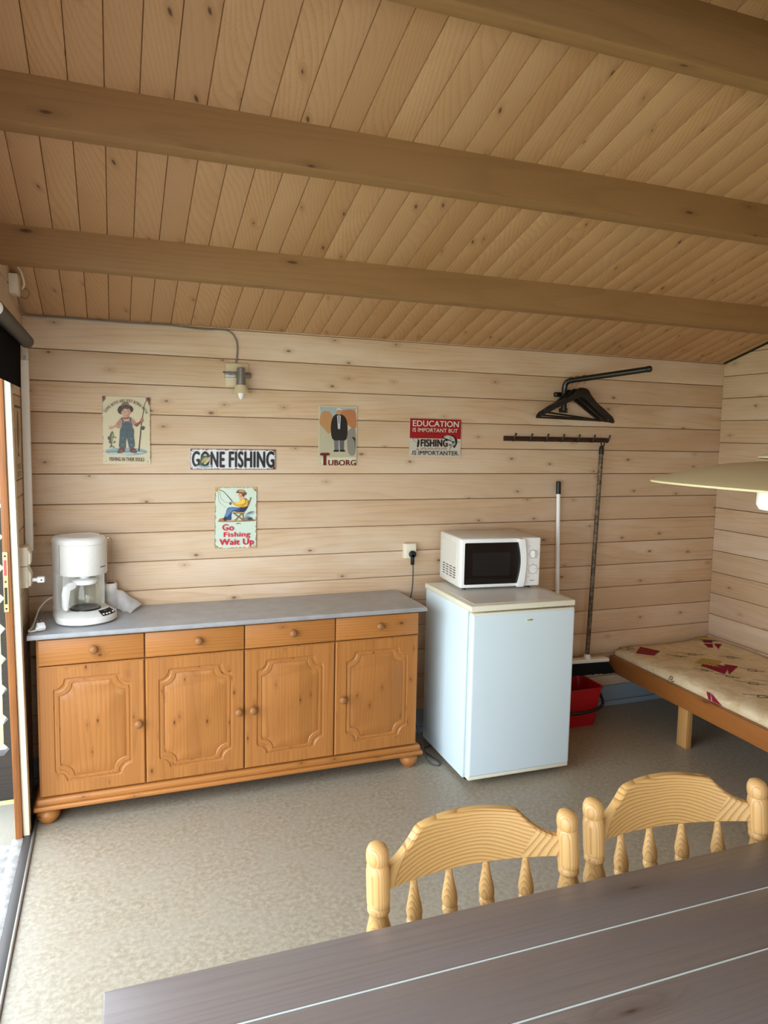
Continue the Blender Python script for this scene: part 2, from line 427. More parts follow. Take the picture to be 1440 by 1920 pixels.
# door frame
LEAN = Matrix(((1, 0, -0.013, 0.004), (0, 1, 0, 0), (0, 0, 1, 0), (0, 0, 0, 1)))
dr = thing('door_1', None, None); dr['kind'] = 'structure'
b = B(); b.box(0.0, 0.024, DY0-0.022, DY0+0.03, 0.0, DZ+0.08, 0.003, 2, M=LEAN); obj('casing', b, M_CASING, dr)
b = B(); b.box(-0.026, -0.0, DY0-0.035, DY0-0.0, 0.0, DZ, 0.003, 2, M=LEAN); jm = obj('jamb', b, M_JAMB, dr)
b = B(); b.box(-0.037, -0.020, DY0-0.0375, DY0-0.034, 0.915, 1.145, 0.001, 1)
for z0, z1, mi in ((1.055, 1.115, 1), (0.945, 1.01, 2)): b.box(-0.034, -0.024, DY0-0.0385, DY0-0.036, z0, z1, 0.0005, 1, mi)
for z in (0.928, 1.130, 1.032): b.lathe([(0, 0), (0.004, 0), (0.004, 0.002), (0, 0.002)], M=Matrix.Translation((-0.029, DY0-0.0375, z)) @ Matrix.Rotation(PI/2, 4, 'X'), n=10, mi=2)
obj('strike_plate', b, [M_BRASS, plain('a8474a', 0.5), M_BLACKW], dr)
b = B(); b.box(-0.11, -0.035, DY1, DY0-0.03, -0.045, -0.012, 0.003, 2); b.box(-0.035, 0.006, DY1, DY0-0.03, -0.05, 0.006, 0.003, 2)
obj('threshold', b, M_SILLW, dr)
b = B(); b.box(0.006, 0.036, DY1, -0.30, 0.0, 0.008, 0.002, 2, 0); b.box(0.036, 0.046, DY1, -0.30, 0.0, 0.012, 0.003, 2, 1)
obj('threshold_rail', b, [M_DKMETAL, M_STEEL], dr)
b = B(); b.box(-0.06, 0.026, DY1-0.10, DY0+0.10, DZ, DZ+0.08, 0.003, 2); b.box(-0.06, 0.026, DY1-0.10, DY1+0.022, 0, DZ, 0.003, 2)
obj('casing', b, M_CASING, dr)
# outside: log ends, deck, lawn
b = B()
for k in range(1, 15):
    z0 = 0.0486+(k)*PITCH
    pl = [(-0.02, z0+0.001), (-0.02, z0+PITCH-0.001), (-0.096, z0+PITCH-0.001), (-0.117, z0+PITCH-0.024), (-0.117, z0+0.024), (-0.096, z0+0.001)]
    b.prism(pl, -0.01, 0.06)
b.prism([(-0.02, -0.055), (-0.02, 0.184), (-0.094, 0.184), (-0.118, 0.155), (-0.40, 0.150), (-0.40, -0.055)], -0.01, 0.06)
obj('trim_5', b, M_LOG, kind='structure')
b = B()
for i in range(15):
    b.box(-0.035-0.145*(i+1)+0.008, -0.035-0.145*i, -5.5, -0.012 if i < 3 else 0.35, -0.10, -0.072, 0.004, 2)
obj('deck', b, M_DECK, kind='structure')
b = B()
g = 16
vs = [[b.bm.verts.new((-14+14.0*i/g, -8+24.0*j/g, -0.32+0.06*math.sin(i*1.7)*math.cos(j*1.3))) for j in range(g+1)] for i in range(g+1)]
for i in range(g):
    for j in range(g): b.bm.faces.new((vs[i][j], vs[i+1][j], vs[i+1][j+1], vs[i][j+1]))
obj('lawn', b, M_GRASS, kind='structure')
# ---------------------------------------------------------------- sideboard
def offset_notch(x0, x1, z0, z1, r, n=7):
    # rectangle with scooped corners, counter-clockwise from lower right
    s = 0.012
    P = []
    def cor(cx, cz, a0, a1): return arc(cx, cz, r, a0, a1, n)
    P += [(x1-r-s, z0), (x1-r, z0+s*0.35)] + cor(x1, z0+s*0.35, 180, 90)[1:] + [(x1, z0+r+s)]
    P += [(x1, z1-r-s), (x1-s*0.35, z1-r)] + cor(x1-s*0.35, z1, 270, 180)[1:] + [(x1-r-s, z1)]
    P += [(x0+r+s, z1), (x0+r, z1-s*0.35)] + cor(x0, z1-s*0.35, 0, -90)[1:] + [(x0, z1-r-s)]
    P += [(x0, z0+r+s), (x0+s*0.35, z0+r)] + cor(x0+s*0.35, z0, 90, 0)[1:] + [(x0+r+s, z0)]
    return P
def bridge(b, A, C):
    n = len(A)
    for i in range(n):
        j = (i+1) % n
        try: b.bm.faces.new((A[i], A[j], C[j], C[i]))
        except ValueError: pass
def door_front(x0, x1, z0, z1):
    b = B(); yf = -0.020; c = 0.005
    O = [b.bm.verts.new(p) for p in ((x1-c, yf, z0+c), (x1-c, yf, z1-c), (x0+c, yf, z1-c), (x0+c, yf, z0+c))]
    E_ = [b.bm.verts.new(p) for p in ((x1, yf+c, z0), (x1, yf+c, z1), (x0, yf+c, z1), (x0, yf+c, z0))]
    K = [b.bm.verts.new(p) for p in ((x1, 0, z0), (x1, 0, z1), (x0, 0, z1), (x0, 0, z0))]
    bridge(b, O, E_); bridge(b, E_, K); b.bm.faces.new(K)
    w = x1-x0; m = 0.052; px0, px1, pz0, pz1 = x0+m, x1-m, z0+0.055, z1-0.052
    loops = []
    for ins, dep, r in ((0, 0, 0.040), (0.003, 0.0045, 0.041), (0.008, 0.0045, 0.043), (0.011, 0.0015, 0.044), (0.020, 0.0015, 0.048), (0.022, 0.0055, 0.049), (0.034, 0.0005, 0.052)):
        loops.append([b.bm.verts.new((x, yf+dep, z)) for x, z in offset_notch(px0+ins, px1-ins, pz0+ins, pz1-ins, r)])
    for A, C in zip(loops, loops[1:]): bridge(b, A, C)
    b.bm.faces.new(loops[-1])
    def ring(V):
        es = []
        for i in range(len(V)):
            e = b.bm.edges.get((V[i], V[(i+1) % len(V)])) or b.bm.edges.new((V[i], V[(i+1) % len(V)]))
            es.append(e)
        return es
    bmesh.ops.triangle_fill(b.bm, use_beauty=True, use_dissolve=False, edges=ring(O)+ring(loops[0]))
    return b
KNOBP = [(0, 0.034), (0.009, 0.0335), (0.0155, 0.029), (0.018, 0.021), (0.0155, 0.013), (0.0095, 0.008), (0.008, 0.004), (0.0095, 0.0)]
def knob(par, x, z):
    b = B(); b.lathe(KNOBP, n=20, M=Matrix.Translation((x, -0.020, z)) @ Matrix.Rotation(PI/2, 4, 'X'))
    return obj('knob', b, M_KNOB, par)
sb = thing('sideboard', 'long orange pine sideboard with four doors, four drawers and a grey top', 'sideboard', (0, -0.375, 0))
b = B()
b.box(0.058, 1.722, 0.0, 0.36, 0.110, 0.776, 0.002, 1); obj('carcass', b, M_CABZ, sb)
b = B(); b.box(0.036, 1.752, -0.037, 0.362, 0.064, 0.084, 0.007, 3); b.box(0.046, 1.742, -0.028, 0.362, 0.082, 0.112, 0.010, 3); obj('plinth', b, M_CABX, sb)
b = B()
prof = [(-0.045, 0.781), (-0.047, 0.785), (-0.041, 0.789), (-0.040, 0.791), (-0.034, 0.797), (0.370, 0.797), (0.370, 0.776), (-0.030, 0.776), (-0.034, 0.779)]
b.prism([(y, z) for y, z in prof], 0.030, 1.752, 'yz'); obj('top', b, M_WORKTOP, sb)
XS = (0.064, 0.470, 0.887, 1.303, 1.720)
hx = ((0.442, -1), (0.859, -1), (0.922, 1), (1.338, 1))
for i in range(4):
    x0, x1 = XS[i]+0.002, XS[i+1]-0.002
    b = B(); b.box(x0, x1, -0.020, 0.0, 0.664, 0.770, 0.005, 2); dw = obj('drawer', b, M_CABX, sb); knob(dw, (0.272, 0.688, 1.10, 1.515)[i], 0.722)
    d = obj('door', door_front(x0, x1, 0.117, 0.660), M_CABZ, sb, sharp=25); knob(d, hx[i][0], 0.387)
FOOT = [(0, 0.066), (0.030, 0.066), (0.031, 0.060), (0.041, 0.052), (0.046, 0.038), (0.043, 0.024), (0.034, 0.010), (0.024, 0.0), (0, 0)]
for x, y in ((0.088, 0.012), (1.695, 0.012), (0.088, 0.32), (1.695, 0.32)):
    b = B(); b.lathe(FOOT, (x, y, 0), 28); obj('foot', b, M_CABZ, sb)

# ---------------------------------------------------------------- fridge
fr = thing('fridge', 'small white fridge with a cream top standing at the end of the pine sideboard', 'fridge', (1.857, -0.668, 0), math.radians(-1.38))
FW, FD, FH = 0.552, 0.545, 0.850
b = B(); b.box(0.006, FW-0.006, 0.060, FD, 0.022, 0.822, 0.004, 2); obj('cabinet', b, M_FRIDGE, fr)
b = B(); b.box(0.0, FW, 0.008, FD+0.005, 0.822, FH, 0.006, 3, 0)
b.box(0.035, FW-0.035, 0.045, FD-0.04, FH-0.0005, FH+0.0012, 0.001, 1, 1); obj('top_panel', b, [M_CREAM, M_OFFWHITE], fr)
b = B(); b.box(0.006, FW-0.004, 0.0, 0.048, 0.046, 0.812, 0.012, 4, 0); fd = obj('door', b, M_FRIDGE, fr)
b = B(); b.box(0.010, FW-0.008, 0.004, 0.046, 0.032, 0.050, 0.004, 2); obj('bottom_strip', b, M_CREAM, fd)
b = B(); b.box(0.010, FW-0.008, 0.004, 0.046, 0.806, 0.816, 0.003, 2); obj('top_strip', b, M_CREAM, fd)
b = B(); b.box(0.014, FW-0.014, 0.048, 0.060, 0.04, 0.812); obj('door_seal', b, plain('9aa2a4', 0.6), fr)
b = B(); b.prism([(0.298+0.020*math.cos(t*PI/12), 0.772+0.0068*math.sin(t*PI/12)) for t in range(24)], -0.0022, 0.001, 'xz', 0, bev=0.0006)
for i, (wd, h) in enumerate(((.004, .003), (.003, .003), (.003, .003), (.0025, .0042), (.004, .0042), (.005, .0042))):
    x = 0.2865+i*0.0042; b.box(x, x+wd, -0.0027, -0.002, 0.7705, 0.7705+h, mi=1)
obj('badge', b, [plain('e3e3bf', 0.4), plain('3a3a30', 0.5)], fd)
for x in (0.05, FW-0.05):
    for y in (0.09, FD-0.05):
        b = B(); b.lathe([(0, 0.026), (0.014, 0.026), (0.014, 0.006), (0.019, 0.004), (0.019, 0), (0, 0)], (x, y, 0), 16); obj('foot', b, M_BLACK, fr)

# ---------------------------------------------------------------- microwave
mw = thing('microwave', 'white microwave oven with a black glass door standing on the fridge', 'microwave', (1.950, -0.360, 0.8515), math.radians(-5.4))
MWW, MWD, MWH, MZ = 0.432, 0.30, 0.250, 0.012
b = B(); b.box(0.0, MWW, 0.018, MWD, MZ, MZ+MWH, 0.010, 3, 0)
b.box(-0.0012, 0.004, 0.055, MWD-0.03, MZ+0.03, MZ+MWH-0.03, 0.001, 1, 0)
for i in range(4):
    for j in range(5): b.box(-0.0019, 0.0, 0.062+0.050*i, 0.062+0.050*i+0.034, MZ+0.040+0.0125*j, MZ+0.0445+0.0125*j, mi=1)
obj('housing', b, [M_OFFWHITE, M_BLACK], mw)
b = B(); b.box(0.0, 0.330, -0.004, 0.018, MZ+0.002, MZ+MWH-0.001, 0.009, 3); dr_ = obj('door', b, M_WHITE, mw)
b = B(); b.prism(rrect(0.020, 0.324, MZ+0.020, MZ+MWH-0.022, 0.006), -0.006, -0.002, 'xz', 0); b.prism(rrect(0.062, 0.262, MZ+0.062, MZ+0.178, 0.006), -0.0066, -0.004, 'xz', 1)
obj('window', b, [M_BLACKG, M_MESHWIN], dr_)
b = B(); hl = [(0.300+0.022*math.sin(PI*k/14), MZ+0.003+(MWH-0.006)*k/14) for k in range(15)]; hr = [(0.334+0.011*math.sin(PI*k/14), MZ+0.003+(MWH-0.006)*k/14) for k in range(15)]
b.prism(hl+hr[::-1], -0.024, -0.004, 'xz', bev=0.004); obj('handle', b, M_WHITE, dr_, sharp=30)
b = B(); b.box(0.332, MWW, -0.002, 0.018, MZ+0.002, MZ+MWH-0.001, 0.007, 3, 0)
for z, r in ((MZ+0.165, 0.022), (MZ+0.088, 0.024)):
    b.tube([(0.392+r*math.cos(t*PI/16), -0.0022, z+r*math.sin(t*PI/16)) for t in range(32)], 0.0006, 4, 1, closed=True)
    for t in range(7):
        q = PI*(-0.25+1.5*t/6); rr = r+0.006
        b.box(0.392+rr*math.cos(q)-0.0012, 0.392+rr*math.cos(q)+0.0012, -0.0026, -0.001, z+rr*math.sin(q)-0.001, z+rr*math.sin(q)+0.001, mi=1)
for z in (MZ+0.205, MZ+0.050): b.box(0.366, 0.372, -0.0026, -0.001, z, z+0.0015, mi=1)
for i in range(7): b.box(0.378+i*0.0036, 0.3812+i*0.0036, -0.0026, -0.001, MZ+0.029, MZ+0.0318, mi=1)
pn = obj('control_panel', b, [M_WHITE, plain('30302e', 0.5)], mw)
b = B(); b.lathe([(0, 0.004), (0.019, 0.004), (0.020, 0.0), (0, 0)], M=Matrix.Translation((0.392, -0.002, MZ+0.165)) @ Matrix.Rotation(PI/2, 4, 'X'), n=24); b.box(0.3865, 0.3975, -0.014, -0.002, MZ+0.148, MZ+0.184, 0.0025, 2); obj('knob', b, M_WHITE, pn)
b = B(); b.lathe([(0, 0.004), (0.021, 0.004), (0.022, 0.0), (0, 0)], M=Matrix.Translation((0.392, -0.002, MZ+0.088)) @ Matrix.Rotation(PI/2, 4, 'X'), n=24); b.box(0.371, 0.413, -0.014, -0.002, MZ+0.083, MZ+0.093, 0.0025, 2); obj('knob', b, M_WHITE, pn)
for x in (0.04, MWW-0.04):
    for y in (0.045, MWD-0.04):
        b = B(); b.lathe([(0, MZ+0.001), (0.012, MZ+0.001), (0.010, 0), (0, 0)], (x, y, 0), 14); obj('foot', b, M_BLACK, mw)

# ---------------------------------------------------------------- coffee maker
cm = thing('coffee_maker', 'white filter coffee maker with a glass jug on the left end of the sideboard', 'coffee maker', (0.216, -0.150, 0.7975), math.radians(20))
R_ = 0.100
def stad(r, yb, n=14, yc=0.0):   # round front at yc, flat sided back to yb
    return [(r*math.cos(PI+PI*i/n), yc+r*math.sin(PI+PI*i/n)) for i in range(n+1)]+rback(r, yb)
def rback(r, yb, q=0.045): return arc(r-q, yb-q, q, 0, 90, 5)+arc(-r+q, yb-q, q, 90, 180, 5)
b = B()
lo = [(0.124*math.cos(PI+PI*i/18)*(1 if True else 1), -0.075+0.112*math.sin(PI+PI*i/18)) for i in range(19)]+rback(0.102, 0.085)
hi = [(0.100*math.cos(PI+PI*i/18), -0.060+0.080*math.sin(PI+PI*i/18)) for i in range(19)]+rback(0.102, 0.085)
def stack(b, levels, mi=0):
    rings = [[b.bm.verts.new((x, y, z)) for x, y in P] for P, z in levels]
    for A, C in zip(rings, rings[1:]): bridge(b, A, C)
    b.bm.faces.new(rings[0]); b.bm.faces.new(rings[-1])
    for f in set(f for r in rings for v in r for f in v.link_faces): f.material_index = mi
def scl(P, k): return [(x*k, y*k) for x, y in P]
stack(b, [(scl(lo, 0.96), 0.003), (lo, 0.008), (lo, 0.026), (scl(lo, 0.985), 0.033), (hi, 0.050)])
for x, y in ((0.07, 0.05), (-0.07, 0.05), (0.05, -0.14), (-0.05, -0.14)): b.lathe([(0, 0.004), (0.009, 0.004), (0.009, 0), (0, 0)], (x, y, 0), 10)
obj('base', b, M_OFFWHITE, cm)
b = B(); b.lathe([(0, 0.054), (0.062, 0.054), (0.064, 0.049), (0, 0.049)], (0, -0.062, 0), 28); obj('hot_plate', b, plain('2a2a2c', 0.3), cm)
b = B(); colp = arc(0, 0, R_, 175, 190, 2)+[(-0.070, 0.006), (0.070, 0.006)]+arc(0, 0, R_, -10, 5, 2)+rback(R_, 0.085)
stack(b, [(colp, 0.046), (colp, 0.206)]); obj('column', b, M_OFFWHITE, cm)
b = B(); tk = stad(R_, 0.085, 20, -0.035)
stack(b, [(scl(tk, 0.98), 0.2005), (tk, 0.205), (tk, 0.330)])
b.box(-R_-0.0006, -R_+0.002, -0.0555, -0.0535, 0.206, 0.330, mi=1)
obj('water_tank', b, [M_OFFWHITE, plain('8a8880', 0.6)], cm)
b = B(); stack(b, [(scl(tk, 1.015), 0.331), (scl(tk, 1.02), 0.338), (scl(tk, 0.99), 0.349), (scl(tk, 0.90), 0.358), (scl(tk, 0.72), 0.360), (scl(tk, 0.70), 0.358)]); obj('lid', b, M_OFFWHITE, cm)
b = B()
for i, wd in enumerate((0.004, 0.003, 0.006, 0.005, 0.005, 0.003)):
    q = math.radians(-62+3.2*i); b.box(-0.002, 0.002, -0.001, 0.0006, 0, 0.0035, M=Matrix.Translation((R_*math.cos(q), -0.035+R_*math.sin(q), 0.232)) @ Matrix.Rotation(q+PI/2, 4, 'Z'))
obj('maker_mark', b, plain('2c2c2c', 0.5), cm)
# control panel following the base slope at front
def slope_pt(a, t):     # a: angle deg, t 0 inner .. 1 outer
    q = math.radians(a); ix, iy = 0.100*math.cos(q), -0.060+0.080*math.sin(q); ox, oy = 0.122*math.cos(q), -0.074+0.1105*math.sin(q)
    return Vector((ix+(ox-ix)*t, iy+(oy-iy)*t, 0.0512+(0.0342-0.0512)*t))
b = B(); A0, A1 = -74, -28; nn = 8
G = [[b.bm.verts.new(slope_pt(A0+(A1-A0)*i/nn, t)) for t in (0.02, 0.96)] for i in range(nn+1)]
for i in range(nn): b.bm.faces.new((G[i][0], G[i+1][0], G[i+1][1], G[i][1]))
bmesh.ops.solidify(b.bm, geom=b.bm.faces[:], thickness=0.0015)
cp = obj('control_panel', b, plain('1b1b1d', 0.3), cm)
for a_, t in ((-69, 0.72), (-61, 0.75), (-53, 0.75), (-38, 0.75)):
    b = B(); p = slope_pt(a_, t); b.lathe([(0, 0.003), (0.0038, 0.003), (0.0045, 0), (0, 0)], p, 12); obj('button', b, M_WHITE, cp)
b = B(); p = slope_pt(-57, 0.3); b.box(-0.008, 0.008, -0.003, 0.003, 0.0, 0.0022, M=Matrix.Translation(p) @ Matrix.Rotation(math.radians(-57+90), 4, 'Z')); obj('display', b, plain('5c5450', 0.2), cp)
# jug
b = B(); jp = [(0.040, 0.055), (0.058, 0.057), (0.064, 0.070), (0.065, 0.105), (0.060, 0.135), (0.050, 0.160), (0.048, 0.165)]
b.lathe([(0, 0.055)]+jp+[(0.0465, 0.165), (0.0485, 0.159), (0.0585, 0.134), (0.0632, 0.105), (0.0622, 0.071), (0.057, 0.059), (0, 0.057)], (0, -0.062, 0), 36)
jug = obj('jug', b, M_GLASS, cm, label='clear glass jug')
b = B(); b.lathe([(0.0495, 0.160), (0.052, 0.164), (0.053, 0.174), (0.046, 0.180), (0.020, 0.183), (0.018, 0.192), (0, 0.192), (0, 0.170), (0.046, 0.168), (0.0485, 0.160)], (0, -0.062, 0), 32); obj('jug_lid', b, M_WHITE, jug)
hd = Vector((-0.93, -0.36, 0)).normalized(); hs = Vector((-hd.y, hd.x, 0)); b = B()
sec = [(0.050, 0.172), (0.078, 0.174), (0.100, 0.160), (0.108, 0.130), (0.107, 0.075), (0.100, 0.060), (0.092, 0.064), (0.090, 0.120), (0.084, 0.146), (0.066, 0.150), (0.052, 0.148)]
MH = Matrix(((hd.x, hs.x, 0, 0), (hd.y, hs.y, 0, -0.062), (0, 0, 1, 0), (0, 0, 0, 1)))
b.prism(sec, -0.012, 0.012, 'xz', M=MH, bev=0.003); obj('jug_handle', b, M_WHITE, jug)
cmR = Matrix.Rotation(math.radians(-20), 4, 'Z')
def cml(x, y, z): return cmR @ Vector((x-0.216, y+0.150, z-0.7975))
b = B(); b.tube(spline([cml(*p) for p in ((0.130, -0.115, 0.88), (0.090, -0.10, 0.875), (0.055, -0.13, 0.845), (0.042, -0.20, 0.812), (0.040, -0.28, 0.801), (0.030, -0.345, 0.801), (0.040, -0.362, 0.802), (0.060, -0.362, 0.805))]), 0.0032, 8); obj('cord', b, M_OFFWHITE, cm)
b = B(); Mp = Matrix.Translation(cml(0.073, -0.345, 0.8205)) @ Matrix.Rotation(math.radians(-20+22), 4, 'Z') @ Matrix.Rotation(math.radians(35), 4, 'X')
b.box(-0.014, 0.016, -0.022, 0.008, -0.010, 0.010, 0.004, 2, 0, Mp); b.box(-0.022, -0.008, -0.022, -0.010, -0.006, 0.006, 0.003, 2, 0, Mp)
for x in (-0.007, 0.009): b.tube([(x, 0.007, 0), (x, 0.027, 0)], 0.0023, 8, 1, Mp)
obj('plug', b, [M_WHITE, M_STEEL], cm)

# ---------------------------------------------------------------- kitchen roll on a wire stand
st = thing('roll_holder', 'tall wire paper roll stand behind the coffee maker', 'roll holder', (0.337, -0.052, 0.7975))
b = B(); b.tube(spline([(-0.012, 0, 0.006), (-0.013, 0, 0.15), (-0.013, 0, 0.30), (-0.011, 0, 0.322), (0, 0, 0.331), (0.010, 0, 0.322), (0.012, 0, 0.30), (0.013, 0, 0.15), (0.013, 0, 0.006)], 5), 0.0016, 8); obj('wire_loop', b, M_CHROME, st)
b = B(); b.lathe([(0, 0), (0.030, 0), (0.032, 0.003), (0.030, 0.006), (0, 0.006)], n=30); obj('foot_plate', b, M_CHROME, st)
pr_ = thing('paper_roll', 'nearly used white kitchen paper roll with a loose sheet trailing on the worktop', 'paper roll', (0.337, -0.052, 0.804))
b = B(); b.lathe([(0.019, 0), (0.030, 0), (0.030, 0.118), (0.019, 0.118), (0.019, 0)], n=32, mi=0); b.lathe([(0.0185, 0.001), (0.0185, 0.1175)], n=32, mi=1); obj('roll', b, [M_PAPER, plain('7d5d42', 0.8)], pr_)
b = B(); g = 18; h = 8; V = []
for i in range(g+1):
    u = i/g; row = []
    for j in range(h+1):
        w = j/h
        # start on the roll front, swing out to the right and lie down
        a_ = math.radians(-150+130*min(u/0.35, 1.0))
        if u < 0.35: p = Vector((0.0315*math.cos(a_), 0.0315*math.sin(a_), 0.004+0.086*w))
        else:
            k = (u-0.35)/0.65
            bot = Vector((0.030+0.055*k, -0.013-0.085*k, -0.0045+0.0015*math.sin(9*k))); top = Vector((0.030+0.105*k, -0.013+0.060*k-0.05*k*k, 0.088*(1-k)**0.85+0.010*k+0.004*math.sin(7*k)))
            bend = math.sin(PI*w)*0.010*math.sin(PI*k)
            p = bot.lerp(top, w)+Vector((bend, -bend, 0.002*math.sin(12*k+5*w)))
        row.append(b.bm.verts.new(p))
    V.append(row)
for i in range(g):
    for j in range(h): b.bm.faces.new((V[i][j], V[i+1][j], V[i+1][j+1], V[i][j+1]))
bmesh.ops.solidify(b.bm, geom=b.bm.faces[:], thickness=0.0005); obj('loose_sheet', b, M_PAPER, pr_, sharp=80)

# ---------------------------------------------------------------- sockets, cables, small things on the walls
so = thing('wall_socket', 'cream wall socket with a black plug above the right end of the sideboard', 'socket', (1.821, 0, 1.006))
b = B(); b.box(-0.033, 0.033, -0.034, 0.0, -0.040, 0.040, 0.004, 2); b.box(-0.026, 0.030, -0.037, -0.03, 0.001, 0.034, 0.002, 2); b.box(-0.026, 0.030, -0.037, -0.03, -0.035, -0.001, 0.002, 2); obj('plate', b, M_SOCKET, so)
pc = thing('power_cord', 'black plug and grey cord hanging from the wall socket beside the sideboard', 'cord', (1.825, -0.038, 0.99))
b = B(); b.lathe([(0, 0.020), (0.014, 0.020), (0.019, 0.014), (0.019, 0.0), (0, 0)], n=20, M=Matrix.Translation((0.003, 0, 0)) @ Matrix.Rotation(PI/2, 4, 'X')); b.box(-0.008, 0.010, -0.020, -0.004, -0.055, 0.004, 0.003, 2); obj('plug', b, M_BLACK, pc)
b = B(); cp_ = [(1.829, -0.050, 0.940), (1.831, -0.050, 0.88), (1.828, -0.045, 0.79), (1.800, -0.03, 0.62), (1.795, -0.05, 0.40), (1.797, -0.13, 0.22), (1.796, -0.24, 0.11), (1.792, -0.34, 0.035), (1.800, -0.39, 0.0055), (1.828, -0.425, 0.0055), (1.850, -0.395, 0.0055), (1.838, -0.32, 0.0055), (1.828, -0.27, 0.0055), (1.845, -0.225, 0.006), (1.90, -0.20, 0.0055)]
b.tube([p-Vector((1.825, -0.038, 0.99)) for p in spline(cp_, 8)], 0.0036, 8); obj('cord', b, plain('3f4248', 0.4), pc)

bx = thing('light_switch', 'double cream switch box on the wall beside the door', 'switch', (0, -0.325, 1.055))
for z0, z1 in ((0.012, 0.088), (-0.075, 0.010)):
    b = B(); b.box(0, 0.036, -0.042, 0.042, z0, z1, 0.003, 2); b.prism([(0.034, z0+0.004), (0.034, z1-0.004), (0.046, (z0+z1)/2+0.008), (0.044, z0+0.006)], -0.034, 0.034, 'xz', bev=0.002); obj('switch_body', b, M_SOCKET, bx)
pa = thing('wall_plug', 'white plug sticking out of the switch box by the door', 'plug', (0.046, -0.325, 1.005))
b = B(); b.box(0, 0.020, -0.011, 0.011, -0.006, 0.007, 0.003, 2); b.box(0.018, 0.046, -0.016, 0.016, -0.011, 0.011, 0.003, 2); b.box(0.032, 0.038, -0.0165, -0.0155, -0.003, 0.003, mi=1); obj('plug_body', b, [M_WHITE, M_BLACK], pa)

tr = thing('blind_rail', 'white vertical plastic rail in the corner beside the door', 'rail', (0.004, -0.115, 0))
b = B(); b.box(0.0, 0.030, -0.013, 0.015, 1.090, 1.895, 0.003, 2); obj('rail_cover', b, M_TRACK, tr)
b = B(); b.box(0.004, 0.030, -0.009, 0.012, 1.895, 1.955, 0.002, 2, 0)
for x in (0.013, 0.018): b.box(x, x+0.0015, -0.0095, -0.008, 1.897, 1.915, mi=1)
obj('rail_end', b, [plain('b9b6a8', 0.4), M_BLACK], tr)

rb = thing('roller_blind', 'black roller blind hanging at the top of the door opening', 'blind', (0.047, 0, 1.952))
b = B(); b.tube([(0, -0.285, 0), (0, -0.300, 0), (0, -0.62, 0), (0, -1.14, 0)], [0.021, 0.0255, 0.0255, 0.0255], 24); tb = obj('roller_tube', b, plain('2b2826', 0.5), rb)
b = B(); b.lathe([(0, 0.004), (0.020, 0.004), (0.0235, 0.0), (0, 0)], M=Matrix.Translation((0, -1.14, 0)) @ Matrix.Rotation(PI/2, 4, 'X'), n=24); obj('end_cap', b, M_TRACK, tb)
b = B(); b.tube([(0, -0.285, 0), (0, -0.276, 0)], 0.004, 8); obj('end_pin', b, M_TRACK, tb)
for y in (-1.14, -0.29):
    b = B(); b.box(-0.0465, 0.0, y, y+0.004, -0.004, 0.004); obj('wall_bracket', b, M_TRACK, tb)
b = B(); V = [[b.bm.verts.new((-0.020-0.003*k/8, -1.10+0.775*i/10, -0.005-0.178*k/8)) for k in range(9)] for i in range(11)]
for i in range(10):
    for k in range(8): b.bm.faces.new((V[i][k], V[i+1][k], V[i+1][k+1], V[i][k+1]))
bmesh.ops.solidify(b.bm, geom=b.bm.faces[:], thickness=0.0012); obj('fabric', b, M_FABRIC, rb)

jb = thing('junction_box', 'cream cable box with loose cables high in the corner under the ceiling', 'cable box', (0, -0.37, 2.150))
b = B(); b.box(0.0, 0.032, -0.045, 0.045, -0.034, 0.040, 0.004, 2); obj('box', b, M_SOCKET, jb)
b = B(); b.tube(spline([(0.030, -0.02, 0.07), (0.044, -0.02, 0.045), (0.050, 0.0, 0.010), (0.040, 0.02, -0.005)]), 0.0035, 8, 0); b.tube(spline([(0.037, 0.02, -0.004), (0.056, 0.03, -0.004), (0.064, 0.03, -0.020), (0.052, 0.03, -0.04), (0.030, 0.03, -0.030)]), 0.0025, 8, 1); obj('cable', b, [M_SOCKET, plain('8a7a68', 0.5)], jb)
lc = thing('lamp_cable', 'thin grey cable running under the ceiling to the wall lamp', 'cable', (0, -0.008, 2.095))
b = B(); b.tube([p-Vector((0, -0.008, 2.095)) for p in spline([(0.026, -0.35, 2.110), (0.016, -0.18, 2.092), (0.012, -0.05, 2.094), (0.030, -0.012, 2.093), (0.20, -0.008, 2.094), (0.45, -0.008, 2.092), (0.60, -0.010, 2.094), (0.75, -0.008, 2.086), (0.84, -0.008, 2.090), (0.885, -0.008, 2.082), (0.912, -0.008, 2.045), (0.917, -0.008, 2.00), (0.911, -0.008, 1.94)], 8)], 0.0037, 8); obj('cable_run', b, plain('77736a', 0.5), lc)
wl = thing('wall_lamp', 'small wall spot lamp with a cream cone shade on the back wall', 'lamp', (0.914, 0, 1.883))
b = B(); b.box(-0.054, 0.054, -0.014, 0.0, -0.054, 0.054, 0.002, 2); obj('back_plate', b, plain('d3c4a2', 0.5), wl)
b = B(); b.box(-0.058, 0.064, -0.030, -0.012, -0.014, 0.013, 0.002, 2); b.box(-0.036, -0.029, -0.0308, -0.029, -0.002, 0.001, mi=1); b.tube([(-0.066, -0.02, 0.01), (-0.056, -0.02, 0.01)], 0.003, 8, 1); obj('bracket', b, [M_STEEL, M_BLACK], wl)
b = B(); b.lathe([(0, 0.032), (0.016, 0.032), (0.0185, 0.03), (0.0235, -0.049), (0, -0.049)], (0.012, -0.055, 0), 28); b.tube([(0.012, -0.03, 0.0), (0.012, -0.05, 0.0)], 0.006, 8); obj('lamp_holder', b, M_STEEL, wl)
b = B(); b.lathe([(0.0235, -0.049), (0.027, -0.058), (0.043, -0.088), (0.042, -0.0885), (0.025, -0.058), (0.022, -0.050)], (0.012, -0.055, 0), 32); obj('lamp_shade', b, M_LAMPSH, wl)
